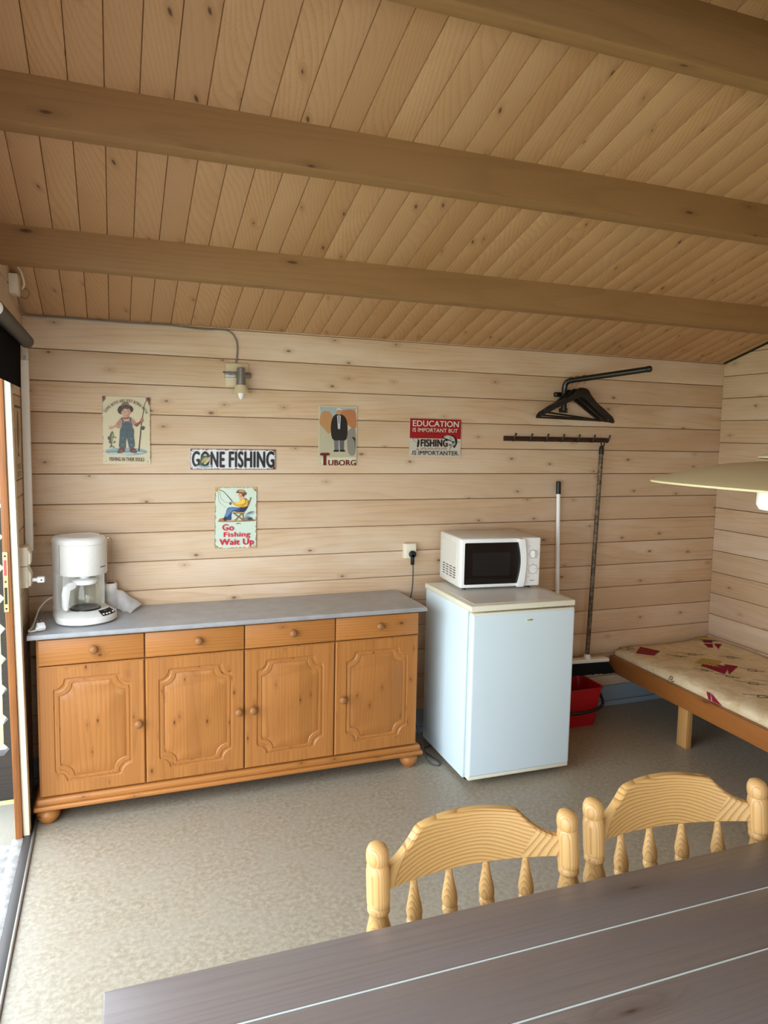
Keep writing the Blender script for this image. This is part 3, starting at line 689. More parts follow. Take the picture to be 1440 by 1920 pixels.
b = B(); b.lathe([(0.012, -0.052), (0.014, -0.07), (0.0155, -0.084), (0.013, -0.100), (0.007, -0.113), (0, -0.119)], (0.012, -0.055, 0), 24); obj('bulb', b, M_BULB, wl)

# ---------------------------------------------------------------- coat hooks
ch = thing('coat_hook_rail', 'dark brown coat rail with seven hooks on the back wall', 'coat rail', (2.374, 0, 1.608))
b = B(); b.box(0.0, 0.692, -0.016, 0.0, -0.014, 0.013, 0.003, 2); obj('rail_board', b, wood('dark_brown_board', 'x', '3a2116', '1e100a', per_m=90, knots=0, keep=0, rough=0.35, washcol='3a2116'), ch)
for i in range(7):
    b = B(); x = 0.053+0.1045*i
    b.tube(spline([(x, -0.017, -0.012), (x, -0.026, -0.008), (x, -0.034, 0.006), (x+0.002, -0.040, 0.022), (x+0.003, -0.044, 0.030)], 4), [0.006]*8+[0.0055]*7+[0.0062, 0.004], 10, flat=0.8); obj('hook', b, plain('29221f', 0.4), ch)

# ---------------------------------------------------------------- wall mounted clothes arm and hangers
ca = thing('clothes_rail', 'worn black steel clothes arm bent out from the wall under the ceiling', 'clothes rail', (2.733, 0, 1.765))
E0 = Vector((2.733, -0.040, 1.765))
arm = [(2.733, -0.040, 1.772), (2.733, -0.040, 1.85), (2.733, -0.040, 1.895), (2.736, -0.047, 1.920), (2.745, -0.064, 1.934), (2.768, -0.105, 1.940), (2.83, -0.217, 1.953), (2.90, -0.341, 1.967), (2.962, -0.452, 1.980)]
loc0 = Vector((2.733, 0, 1.765))
b = B(); b.tube([p-loc0 for p in spline(arm, 6)], 0.0155, 16); obj('tube', b, M_BLACKM, ca)
b = B(); b.lathe([(0, -0.012), (0.012, -0.011), (0.0165, -0.004), (0.0165, 0.012), (0.0155, 0.014)], n=20, M=Matrix.Translation(Vector((2.962, -0.452, 1.980))-loc0) @ Vector((-0.49, 0.87, -0.10)).to_track_quat('Z', 'Y').to_matrix().to_4x4()); obj('end_cap', b, M_BLACK, ca)
for dx, z in ((-0.040, 1.859), (0.036, 1.772)):
    b = B(); zz = z-1.765
    b.box(min(0, dx)-0.006, max(0, dx)+0.006, -0.020, -0.0, zz-0.013, zz+0.013, 0.004, 2, 0); b.tube([(0, -0.01, zz), (0, -0.032, zz)], 0.012, 12, 0)
    b.lathe([(0, 0.004), (0.005, 0.003), (0.006, 0), (0, 0)], n=10, mi=1, M=Matrix.Translation((dx, -0.020, zz)) @ Matrix.Rotation(PI/2, 4, 'X')); obj('wall_lug', b, [M_BLACKM, M_STEEL], ca)
def hanger(name, label, p, rz, lean):
    t = thing(name, label, 'hanger', p, 0, 'black hangers on the clothes arm'); t.rotation_euler = (0, lean, rz)
    b = B()
    top = [(0.0, -0.052), (0.022, -0.054), (0.038, -0.066), (0.050, -0.088), (0.095, -0.122), (0.155, -0.155), (0.205, -0.184), (0.221, -0.204), (0.222, -0.216)]
    bot = [(0.212, -0.220), (0.190, -0.205), (0.140, -0.178), (0.080, -0.142), (0.035, -0.112), (0.0, -0.098)]
    R = top+bot; Lp = [(-x, z) for x, z in R[::-1] if x > 0]
    R = [q for q in R]
    poly = [(x, z) for x, z in top]+[(x, z) for x, z in bot]+[(-x, z) for x, z in bot[::-1][1:]]+[(-x, z) for x, z in top[::-1][:-1]]
    b.prism(poly, -0.008, 0.008, 'xz', bev=0.003); obj('shoulders', b, M_BLACKW, t)
    b = B(); b.tube([(-0.213, 0, -0.2135), (0.213, 0, -0.2135)], 0.005, 8); obj('cross_bar', b, M_BLACKW, t)
    b = B(); b.tube(spline([(0, 0, -0.056), (0, 0, -0.030), (0.009, 0, -0.018), (0.0225, 0, 0.0), (0.018, 0, 0.013), (0.0, 0, 0.0195), (-0.018, 0, 0.013), (-0.0225, 0, 0.002)], 5), 0.0016, 8); obj('hook', b, M_CHROME, t)
hanger('clothes_hanger', 'black wooden hanger closest to the wall on the steel clothes arm', (2.752, -0.074, 1.9365), math.radians(3), math.radians(1))
hanger('clothes_hanger', 'middle one of the three black hangers on the steel clothes arm', (2.770, -0.106, 1.9405), math.radians(0), math.radians(3))
hanger('clothes_hanger', 'foremost black hanger on the steel clothes arm, sagging to the right', (2.790, -0.142, 1.9445), math.radians(-4), math.radians(6))

# ---------------------------------------------------------------- broom, pole, bucket
br = thing('broom', 'long dark broom hanging from the last coat hook with a white head', 'broom', (2.92, -0.105, 0.34))
b = B(); o3 = Vector((2.92, -0.105, 0.34)); A = Vector((2.994, -0.050, 1.53)); Bq = Vector((2.92, -0.105, 0.37))
b.tube([Bq-o3, (A+Bq)/2-o3, A-o3], 0.0125, 14); obj('handle', b, M_BROOM, br)
b = B(); dn = (A-Bq).normalized(); b.tube([A-dn*0.004-o3, A+dn*0.03-o3, A+dn*0.045-o3], [0.0145, 0.0145, 0.011], 14)
hk = Vector((3.003, -0.048, 1.592)); b.tube([hk-o3+Vector((0.011*math.cos(t*PI/10), 0, 0.020*math.sin(t*PI/10))) for t in range(20)], 0.004, 8, closed=True); obj('hanging_grip', b, M_BLACK, br)
b = B(); Mh = Matrix.Rotation(math.radians(2), 4, 'Y'); b.box(-0.15, 0.142, -0.024, 0.024, -0.018, 0.004, 0.005, 2, M=Mh); b.lathe([(0.021, 0.0), (0.020, 0.014), (0.016, 0.03), (0, 0.03)], n=18); obj('head', b, M_WHITE, br)
b = B(); n = 46; rows = []
for i in range(n+1):
    x = -0.146+0.284*i/n; s = 0.0+0.045*max(0, (i/n-0.86)/0.14)**1.5 - 0.035*max(0, (0.1-i/n)/0.1)
    dz = random.uniform(-0.003, 0.003)
    rows.append([b.bm.verts.new(Mh @ Vector(q)) for q in ((x, -0.020, -0.017), (x+s, -0.034+random.uniform(-.002, .002), -0.084+dz), (x+s, 0.034, -0.084+dz), (x, 0.020, -0.017))])
for p, q in zip(rows, rows[1:]):
    for i in range(4): b.bm.faces.new((p[i], p[(i+1) % 4], q[(i+1) % 4], q[i]))
b.bm.faces.new(rows[0]); b.bm.faces.new(rows[-1]); obj('bristles', b, M_BRISTLE, br, sharp=15)

mp = thing('mop_pole', 'white pole with a black grip leaning on the wall behind the fridge', 'pole', (2.7025, -0.135, 0.009))
q0 = Vector((2.7025, -0.135, 0.009)); P1 = Vector((2.734, -0.0175, 1.369)); dd = (P1-q0).normalized()
b = B(); b.tube([(0, 0, 0.0), P1-q0-dd*0.07], 0.0115, 14); obj('pole', b, M_WHITE, mp)
b = B(); b.tube([P1-q0-dd*0.072, P1-q0-dd*0.004, P1-q0], [0.0135, 0.0135, 0.010], 14); obj('grip', b, M_BLACK, mp)

bk = thing('bucket', 'red plastic bucket with a black handle on the floor behind the fridge', 'bucket', (2.775, -0.150, 0))
def rr2(x, y, r): return rrect(-x, x, -y, y, r, 5)
b = B()
lv = [(rr2(0.128, 0.083, 0.03), 0.0), (rr2(0.130, 0.085, 0.03), 0.006), (rr2(0.150, 0.108, 0.03), 0.216), (rr2(0.158, 0.1135, 0.03), 0.217), (rr2(0.159, 0.1145, 0.03), 0.225), (rr2(0.149, 0.107, 0.03), 0.225), (rr2(0.127, 0.082, 0.03), 0.007)]
stack(b, lv); obj('body', b, M_RED, bk)
b = B(); hp = [(-0.152, 0.0, 0.190), (-0.172, -0.045, 0.165), (-0.150, -0.105, 0.125), (-0.09, -0.122, 0.103), (0, -0.124, 0.096), (0.09, -0.122, 0.103), (0.150, -0.108, 0.125), (0.174, -0.048, 0.160), (0.152, 0.0, 0.190)]
b.tube(spline(hp, 6), 0.0085, 12); obj('handle', b, M_BLACK, bk)

# ---------------------------------------------------------------- bed and mattress
RB = math.radians(-2.47)
bd = thing('bed', 'low brown pine bench bed along the right wall', 'bed', (3.147, -0.022, 0), RB)
b = B(); b.box(0.0, 0.028, -2.05, 0.0, 0.222, 0.318, 0.003, 2); obj('front_board', b, M_BED, bd)
b = B()
for i in range(12): b.box(0.028, 0.73, -0.10-0.165*i, -0.01-0.165*i, 0.268, 0.290, 0.002, 1)
obj('slats', b, M_BED, bd)
b = B(); b.box(0.71, 0.735, -2.05, -0.01, 0.222, 0.268, 0.002, 1); obj('back_board', b, M_BED, bd)
for y in (-0.565, -1.75):
    b = B(); b.box(0.029, 0.066, y-0.070, y, 0.0, 0.268, 0.003, 2); obj('leg', b, M_BEDZ, bd)
    b = B(); b.box(0.69, 0.71, y-0.070, y, 0.0, 0.268, 0.003, 2); obj('leg', b, M_BEDZ, bd)
def xf(y): return 3.180+0.0431*(y+0.02)
def ztop(x, y):
    e = min(1.0, max(0, (x-xf(y))/0.16))
    return 0.362+0.010*e-0.012*math.exp(-((x-3.60)**2+(y+0.12)**2)/0.05)+0.004*math.sin(7*x+3*y)+0.003*math.sin(13*y-5*x)+0.012*max(0, (x-3.75)/0.16)*math.exp(-abs(y+0.03)/0.2)
mt = B(); ny = 60; nx = 26; rows = []
for j in range(ny+1):
    y = -0.026-1.95*j/ny; x0 = xf(y); x1 = 3.905; row = []
    endr = min(1, (0.026+abs(y)-0.026)/0.03) if j < 3 else 1
    for u, z in ((0.012, 0.291), (0.002, 0.305), (0.0, 0.325), (0.004, 0.343)): row.append(mt.bm.verts.new((x0+u, y, z)))
    for i in range(nx+1):
        t = i/nx; x = x0+0.012+(x1-x0-0.02)*t
        dz = -0.010 if i == 0 else (-0.003 if i == 1 else (-0.008 if i == nx else 0))
        row.append(mt.bm.verts.new((x, y, ztop(x, y)+dz - (0.012 if j in (0, ny) else (0.003 if j in (1, ny-1) else 0)))))
    for u, z in ((0, 0.33), (-0.008, 0.291)): row.append(mt.bm.verts.new((x1+u, y, z)))
    rows.append(row)
for p, q in zip(rows, rows[1:]):
    for i in range(len(p)): mt.bm.faces.new((p[i], p[(i+1) % len(p)], q[(i+1) % len(p)], q[i]))
mt.bm.faces.new(rows[0]); mt.bm.faces.new(rows[-1])
bmesh.ops.recalc_face_normals(mt.bm, faces=mt.bm.faces[:])
def zt(x, y): return ztop(x, y)+0.0016
def mquad(c, mi, n=6):
    g = [[None]*(n+1) for _ in range(n+1)]
    for i in range(n+1):
        for j in range(n+1):
            u, v = i/n, j/n
            x = (c[0][0]*(1-u)+c[1][0]*u)*(1-v)+(c[3][0]*(1-u)+c[2][0]*u)*v; y = (c[0][1]*(1-u)+c[1][1]*u)*(1-v)+(c[3][1]*(1-u)+c[2][1]*u)*v
            g[i][j] = mt.bm.verts.new((x, y, zt(x, y)))
    for i in range(n):
        for j in range(n):
            f = mt.bm.faces.new((g[i][j], g[i+1][j], g[i+1][j+1], g[i][j+1])); f.material_index = mi
            f.normal_update()
            if f.normal.z < 0: f.normal_flip()
def mrib(pts, w, mi, side=False):
    P = spline([(p[0], p[1], 0) for p in pts], 7); L_, R2 = [], []
    for i, p in enumerate(P):
        t = P[min(i+1, len(P)-1)]-P[max(i-1, 0)]; t.normalize(); nn_ = Vector((-t.y, t.x, 0))*w/2
        for a_, lst in ((p+nn_, L_), (p-nn_, R2)):
            if side: lst.append(mt.bm.verts.new((xf(a_.x)-0.0012, a_.x, a_.y)))
            else: lst.append(mt.bm.verts.new((a_.x, a_.y, zt(a_.x, a_.y)+0.0003)))
    for i in range(len(P)-1):
        f = mt.bm.faces.new((L_[i], L_[i+1], R2[i+1], R2[i])); f.material_index = mi
def lerp2(a, c, t): return (a[0]+(c[0]-a[0])*t, a[1]+(c[1]-a[1])*t)
def stripes(c, n, gap):
    for i in range(n):
        t0, t1 = (i+gap/2)/n, (i+1-gap/2)/n
        mquad([lerp2(c[0], c[3], t0), lerp2(c[1], c[2], t0), lerp2(c[1], c[2], t1), lerp2(c[0], c[3], t1)], 1)
stripes([(3.325, -0.075), (3.395, -0.170), (3.285, -0.241), (3.212, -0.170)], 3, 0.16)
mquad([(3.795, -0.085), (3.835, -0.120), (3.815, -0.155), (3.775, -0.12)], 1); mquad([(3.81, -0.165), (3.84, -0.20), (3.76, -0.25), (3.735, -0.285)], 1); mquad([(3.765, -0.13), (3.80, -0.165), (3.745, -0.225), (3.73, -0.20)], 1)
mquad([(3.385, -0.490), (3.43, -0.468), (3.50, -0.570), (3.405, -0.640)], 1); mquad([(3.50, -0.570), (3.545, -0.50), (3.60, -0.545), (3.425, -0.650)], 1)
mquad([(3.455, -0.455), (3.475, -0.447), (3.535, -0.545), (3.495, -0.565)], 1); mquad([(3.37, -1.20), (3.47, -1.16), (3.50, -1.24), (3.39, -1.28)], 1)
mquad([(3.40, -0.43), (3.52, -0.36), (3.58, -0.45), (3.46, -0.53)], 3)
for k in range(5): mrib([(3.41+0.025*k, -0.44+0.015*k), (3.44+0.025*k, -0.475+0.015*k), (3.47+0.025*k, -0.52+0.013*k)], 0.003, 2)
for c0, c1, r_ in ((3.215, -0.075, 0.03), (3.235, -0.105, 0.022), (3.26, -0.08, 0.02), (3.70, -0.03, 0.0)):
    if r_: mrib([(c0+r_*math.cos(t), c1+r_*1.2*math.sin(t)) for t in [0.2+0.8*k for k in range(7)]], 0.0045, 2)
for k in range(6): mrib([(3.78+0.012*k, -0.05-0.012*k), (3.80+0.012*k, -0.075-0.01*k), (3.815+0.010*k, -0.11-0.008*k)], 0.004, 2)
mrib([(3.75, -0.06), (3.79, -0.10), (3.85, -0.14)], 0.004, 2)
mquad([(3.79, -0.035), (3.85, -0.06), (3.86, -0.11), (3.79, -0.09)], 3)
for x, y, s in ((3.535, -0.25, 1.0), (3.42, -0.27, 0.8), (3.62, -0.60, 1.0), (3.43, -0.78, 1.0), (3.55, -0.80, 1.2), (3.34, -0.55, 0.7), (3.68, -0.40, 0.8), (3.50, -1.05, 1.2), (3.30, -0.95, 1.0), (3.66, -0.95, 1.0), (3.42, -1.42, 1.2), (3.62, -1.35, 1.0), (3.40, -0.66, 0.8)):
    mrib([(x-0.05*s, y+0.05*s), (x-0.01*s, y+0.01*s), (x+0.02*s, y-0.015*s), (x+0.01*s, y-0.045*s), (x-0.02*s, y-0.02*s), (x+0.01*s, y+0.0), (x+0.05*s, y-0.06*s)], 0.004, 2)
    mrib([(x-0.03*s, y-0.01*s), (x+0.02*s, y-0.05*s), (x+0.06*s, y-0.055*s)], 0.0025, 2)
mrib([(-0.50, 0.318), (-0.508, 0.338), (-0.522, 0.348), (-0.528, 0.336), (-0.515, 0.330), (-0.53, 0.320), (-0.54, 0.330)], 0.004, 2, True)
for k in range(10):
    h_ = 0.0035*k
    for (ya, yb) in ((-0.775-0.0042*k*0.4, -0.800-0.0012*k), (-0.806-0.0012*k, -0.800-0.0075*k-0.012)):
        mrib([(ya, 0.352-h_), ((ya+yb)/2, 0.352-h_), (yb, 0.352-h_)], 0.0038, 1, True)
def mattress_mat():
    n = N('cream_print_cotton'); p = n.obj(); v = n.noise(p, 9.0, 5.0, 0.65, 0.8); v2 = n.noise(n.vmul(p, (60, 18, 60)), 1.0, 3.0)
    c = n.mix(n.ramp(v, .35, .7), lin('ddcaa6'), lin('cab288')); c = n.mix(n.ramp(v2, .5, .75, 0, .35), c, lin('eee3cd'))
    n.base(c, 0.85, 0.1); n.bump(n.noise(p, 35.0, 3.0), 0.25, 0.004); return n.m
mto = obj('mattress', mt, [mattress_mat(), plain('8e2336', 0.85, 0.1), plain('33323c', 0.85, 0.1), plain('c2a35c', 0.85, 0.1)], None, 'cream mattress with dark red blocks and black scribbles on the low bed', 'mattress', sharp=60, fix=False)

# ---------------------------------------------------------------- table
tb_ = thing('table', 'large grey brown plank table in the foreground', 'table', (0.330, -2.346, 0), math.radians(-0.8))
TL, TZ = 1.95, 0.73
b = B()
for i in range(6): b.box(0.0, TL, -0.132*(i+1)+0.0018, -0.132*i-0.0018, TZ-0.034, TZ, 0.0035, 2)
obj('tabletop', b, M_TABLE, tb_)
b = B()
for i in range(1, 6): b.box(0.004, TL-0.004, -0.132*i-0.0017, -0.132*i+0.0017, TZ-0.03, TZ-0.0012)
obj('groove_filler', b, M_PALE, tb_)
b = B(); b.box(0.10, TL-0.10, -0.092, -0.070, 0.605, TZ-0.034, 0.002, 1); b.box(0.10, TL-0.10, -0.722, -0.700, 0.605, TZ-0.034, 0.002, 1); b.box(0.10, 0.122, -0.70, -0.092, 0.605, TZ-0.034, 0.002, 1); b.box(TL-0.122, TL-0.10, -0.70, -0.092, 0.605, TZ-0.034, 0.002, 1)
obj('apron', b, M_TABLE, tb_)
for x in (0.09, TL-0.165):
    for y in (-0.135, -0.732): b = B(); b.box(x, x+0.075, y, y+0.075, 0.0, TZ-0.034, 0.004, 2); obj('leg', b, M_TABLE, tb_)

# ---------------------------------------------------------------- chairs
def crest_mat():
    n = N('crest_pine'); s = n.n('SeparateXYZ'); n.put(s.inputs[0], n.obj())
    x, z = s.outputs[0], s.outputs[2]
    rnd = n.n('ObjectInfo').outputs['Random']
    dx = n.math('MULTIPLY', n.math('ADD', x, n.math('MULTIPLY_ADD', rnd, 0.08, -0.03)), 0.55)
    dz = n.math('SUBTRACT', z, 0.640)
    r = n.math('SQRT', n.math('ADD', n.math('MULTIPLY', dx, dx), n.math('MULTIPLY', dz, dz)))
    ns = n.noise(n.vmul(n.obj(), (6, 6, 10)), 1.0, 0.8)
    pr_ = n.math('GREATER_THAN', n.math('SUBTRACT', x, n.math('MULTIPLY', dz, 0.55)), 0.055)
    plf = n.math('LESS_THAN', n.math('ADD', x, n.math('MULTIPLY', dz, -0.6)), -0.245)
    r = n.math('ADD', r, n.math('MULTIPLY', pr_, n.math('SUBTRACT', n.math('MULTIPLY', x, -0.75), n.math('MULTIPLY', dz, 0.5))))
    r = n.math('ADD', r, n.math('MULTIPLY', plf, n.math('MULTIPLY', dz, -0.6)))
    ph = n.math('ADD', n.math('MULTIPLY', r, 130.0), n.math('MULTIPLY_ADD', ns, 3.5, n.math('MULTIPLY', rnd, 3.0)))
    fr = n.math('FRACT', ph); line = n.math('MULTIPLY', n.math('POWER', fr, 3.0), n.ramp(fr, 0.93, 1.0, 1.0, 0.0))
    fib = n.noise(n.vmul(n.obj(), (40, 300, 300)), 1.0, 2.0)
    f = n.math('ADD', n.math('MULTIPLY', line, 0.85), n.math('MULTIPLY', n.math('SUBTRACT', fib, 0.5), 0.25), clamp=True)
    n.base(n.mix(f, n.mix(n.math('MULTIPLY', n.math('ADD', pr_, plf), 0.25), lin('cea668'), lin('d9b880')), lin('844b1f')), 0.3, 0.5); return n.m
M_CREST = crest_mat()
KS = 0.13
M_POST = wood('varnished_pine_post', 'z', 'cfa76c', '8d5729', per_m=190, contrast=0.65, warp=0.5, knots=0.0, keep=0.0, tint=0.15, rough=0.3, washcol='e2bd80', fine=0.2, bumpy=0.05, lean=0.13)
SH = Matrix(((1, 0, 0, 0), (0, 1, KS, -KS*0.84), (0, 0, 1, 0), (0, 0, 0, 1)))
def bow(x): return 0.052*(1-(x/0.2105)**2)
POST = [(0, 0.844), (0.010, 0.8425), (0.017, 0.838), (0.0215, 0.829), (0.0225, 0.818), (0.0215, 0.808), (0.0195, 0.805), (0.0215, 0.801), (0.0228, 0.79), (0.0228, 0.737), (0.0222, 0.729), (0.0195, 0.727), (0.022, 0.723), (0.022, 0.716), (0.0195, 0.713), (0.0178, 0.706), (0.021, 0.693), (0.0245, 0.678), (0.0245, 0.666), (0.021, 0.649), (0.0165, 0.636), (0.019, 0.632), (0.019, 0.626), (0.0165, 0.622), (0.022, 0.57), (0.0225, 0.47), (0.019, 0.445), (0.019, 0.43), (0, 0.43)]
SPIN = [(0, 0.735), (0.0062, 0.735), (0.0066, 0.718), (0.0088, 0.702), (0.0125, 0.684), (0.0158, 0.668), (0.0165, 0.658), (0.0150, 0.649), (0.0135, 0.647), (0.0162, 0.643), (0.0165, 0.637), (0.0145, 0.632), (0.0105, 0.624), (0.0105, 0.616), (0.0140, 0.602), (0.0165, 0.585), (0.0150, 0.565), (0.011, 0.53), (0.009, 0.48), (0.010, 0.45), (0, 0.45)]
LEG = [(0, 0.44), (0.016, 0.44), (0.020, 0.41), (0.023, 0.36), (0.018, 0.30), (0.022, 0.295), (0.022, 0.285), (0.018, 0.28), (0.023, 0.22), (0.022, 0.15), (0.016, 0.06), (0.018, 0.045), (0.013, 0.0), (0, 0)]
def make_chair(label, loc, rz):
    t = thing('dining_chair', label, 'chair', loc, rz, 'pine chairs at the table')
    for sx in (-1, 1):
        b = B(); b.lathe(POST, n=26, M=Matrix.Translation((0.2105*sx, 0, 0)) @ SH); obj('back_post', b, M_POST, t)
    b = B(); rows = []; n = 44
    def topz(x):
        a_ = abs(x)
        if a_ < 0.112: return 0.851-0.010*(a_/0.112)**2
        k = min(1, (a_-0.112)/0.082); return 0.841-0.052*(1-(1-k)**1.8)
    for i in range(n+1):
        x = -0.194+0.388*i/n; y = bow(x); z0 = 0.740+0.010*(abs(x)/0.2)**2; z1 = topz(x)
        sl = 2*0.052*x/0.2105**2; nv = Vector((sl, 1, 0)).normalized()*0.011
        row = []
        for s, z in ((-1, z0+0.002), (-1, z1-0.004), (-0.7, z1), (0.7, z1), (1, z1-0.004), (1, z0+0.002), (0.8, z0), (-0.8, z0)):
            row.append(b.bm.verts.new(SH @ Vector((x+nv.x*s, y+nv.y*s, z))))
        rows.append(row)
    for p, q in zip(rows, rows[1:]):
        for k in range(8): b.bm.faces.new((p[k], p[(k+1) % 8], q[(k+1) % 8], q[k]))
    b.bm.faces.new(rows[0]); b.bm.faces.new(rows[-1]); obj('crest_rail', b, M_CREST, t, sharp=22)
    for i in range(4):
        x = -0.126+0.084*i; b = B(); b.lathe([(r_, z_+0.018*min(1, (z_-0.45)/0.1)) for r_, z_ in SPIN], n=20, M=Matrix.Translation((x, bow(x)-0.002, 0)) @ SH); obj('spindle', b, M_CHAIRZ, t)
    b = B(); seat = rrect(-0.225, 0.225, -0.43, 0.03, 0.07, 6)
    seat = [(x*(1-0.10*max(0, (y+0.2)/0.23)), y) for x, y in seat]
    b.prism(seat, 0.425, 0.458, 'xy', bev=0.008); obj('seat', b, M_CHAIR, t)
    for sx in (-1, 1):
        for y, dy in ((-0.03, 0.10), (-0.36, -0.10)):
            Sh = Matrix(((1, 0, -0.10*sx, 0.044*sx), (0, 1, -dy, dy*0.44), (0, 0, 1, 0), (0, 0, 0, 1)))
            b = B(); b.lathe(LEG, n=18, M=Matrix.Translation((0.165*sx, y, 0)) @ Sh); obj('leg', b, M_CHAIRZ, t)
    for sx in (-1, 1):
        b = B(); b.tube([(0.187*sx, -0.01, 0.20), (0.190*sx, -0.195, 0.20), (0.187*sx, -0.385, 0.20)], [0.008, 0.013, 0.008], 12); obj('stretcher', b, M_CHAIR, t)
    b = B(); b.tube([(-0.182, -0.195, 0.20), (0, -0.195, 0.20), (0.182, -0.195, 0.20)], [0.008, 0.013, 0.008], 12); obj('stretcher', b, M_CHAIR, t)
    return t
c1 = make_chair('pine spindle back chair at the table nearest its left end', (1.0305, -2.2665, 0), math.radians(-1.8))
c1.scale = (1, 1, 0.987)
c2 = dup(c1, (1.525, -2.285, 0), (0, 0, math.radians(-6.5)), 'pine spindle back chair at the table, second from its left end')

c2.scale = (1, 1, 0.994)

# ---------------------------------------------------------------- pendant lamp
pl_ = thing('pendant_lamp', 'wide shallow cream pendant lamp hanging over the table', 'lamp', (1.419, -2.649, 1.533))
pl_.rotation_euler = (0, math.radians(2.8), 0)
b = B(); b.lathe([(0.083, 0.043), (0.13, 0.037), (0.19, 0.022), (0.235, 0.007), (0.2485, 0.0015), (0.2515, 0.0), (0.2515, -0.003), (0.2480, -0.0025), (0.234, 0.003), (0.19, 0.018), (0.13, 0.033), (0.083, 0.039), (0.083, 0.043)], n=96); obj('shade', b, M_LAMP, pl_)
b = B(); b.lathe([(0, 0.095), (0.012, 0.094), (0.03, 0.078), (0.07, 0.060), (0.088, 0.051), (0.089, 0.048), (0.07, 0.055), (0.03, 0.072), (0, 0.080)], n=64); b.lathe([(0.010, 0.03), (0.010, 0.082)], n=12); obj('top_shade', b, M_LAMP, pl_)
b = B(); b.lathe([(0.083, 0.041), (0.084, 0.0), (0.084, -0.028), (0.079, -0.036), (0, -0.037), (0, -0.035), (0.078, -0.034), (0.082, -0.028), (0.082, 0.0), (0.081, 0.041)], n=64); obj('diffuser', b, M_BULB, pl_)
b = B(); b.tube([(0, 0, 0.09), (0.02, 0, 0.55), (0.0575, 0, cz(-2.649)-1.533+0.004)], 0.003, 8); obj('cord', b, M_OFFWHITE, pl_)

# ---------------------------------------------------------------- tin signs
def text_polys(s, space=1.0):
    cu = bpy.data.curves.new('lettering', 'FONT'); cu.body = s; cu.space_character = space; cu.resolution_u = 4
    o = bpy.data.objects.new('lettering', cu); me = bpy.data.meshes.new_from_object(o)
    V = [(v.co.x, v.co.y) for v in me.vertices]; Fs = [list(p.vertices) for p in me.polygons]
    ec = {}
    for f in Fs:
        for i in range(len(f)): k = tuple(sorted((f[i], f[(i+1) % len(f)]))); ec[k] = ec.get(k, 0)+1
    ed = [(V[a_], V[c_]) for (a_, c_), n in ec.items() if n == 1]
    bpy.data.meshes.remove(me); bpy.data.objects.remove(o); bpy.data.curves.remove(cu)
    return V, Fs, ed
def pxmap(quad):
    TLq, TRq, BRq, BLq = quad
    def g(px, py):
        u = v = 0.5
        for _ in range(12):
            x = TLq[0]*(1-u)*(1-v)+TRq[0]*u*(1-v)+BRq[0]*u*v+BLq[0]*(1-u)*v-px; y = TLq[1]*(1-u)*(1-v)+TRq[1]*u*(1-v)+BRq[1]*u*v+BLq[1]*(1-u)*v-py
            xu = (TRq[0]-TLq[0])*(1-v)+(BRq[0]-BLq[0])*v; yu = (TRq[1]-TLq[1])*(1-v)+(BRq[1]-BLq[1])*v
            xv = (BLq[0]-TLq[0])*(1-u)+(BRq[0]-TRq[0])*u; yv = (BLq[1]-TLq[1])*(1-u)+(BRq[1]-TRq[1])*u
            D = xu*yv-xv*yu; u -= (x*yv-xv*y)/D; v -= (xu*y-x*yu)/D
        return u, v
    return g
def el(cx, cy, rx, ry, rot=0, n=22, a0=0, a1=360):
    r = math.radians(rot); out = []
    for i in range(n if a1-a0 == 360 else n+1):
        t = math.radians(a0+(a1-a0)*i/n); x, y = rx*math.cos(t), ry*math.sin(t); out.append((cx+x*math.cos(r)-y*math.sin(r), cy+x*math.sin(r)+y*math.cos(r)))
    return out
def sm(P, k=4):
    n = len(P); out = []
    for i in range(n):
        a_, p, q, d = P[i-1], P[i], P[(i+1) % n], P[(i+2) % n]
        for j in range(k):
            t = j/k; out.append(tuple(0.5*(2*p[m]+(q[m]-a_[m])*t+(2*a_[m]-5*p[m]+4*q[m]-d[m])*t*t+(3*p[m]-a_[m]-3*q[m]+d[m])*t**3) for m in (0, 1)))
    return out
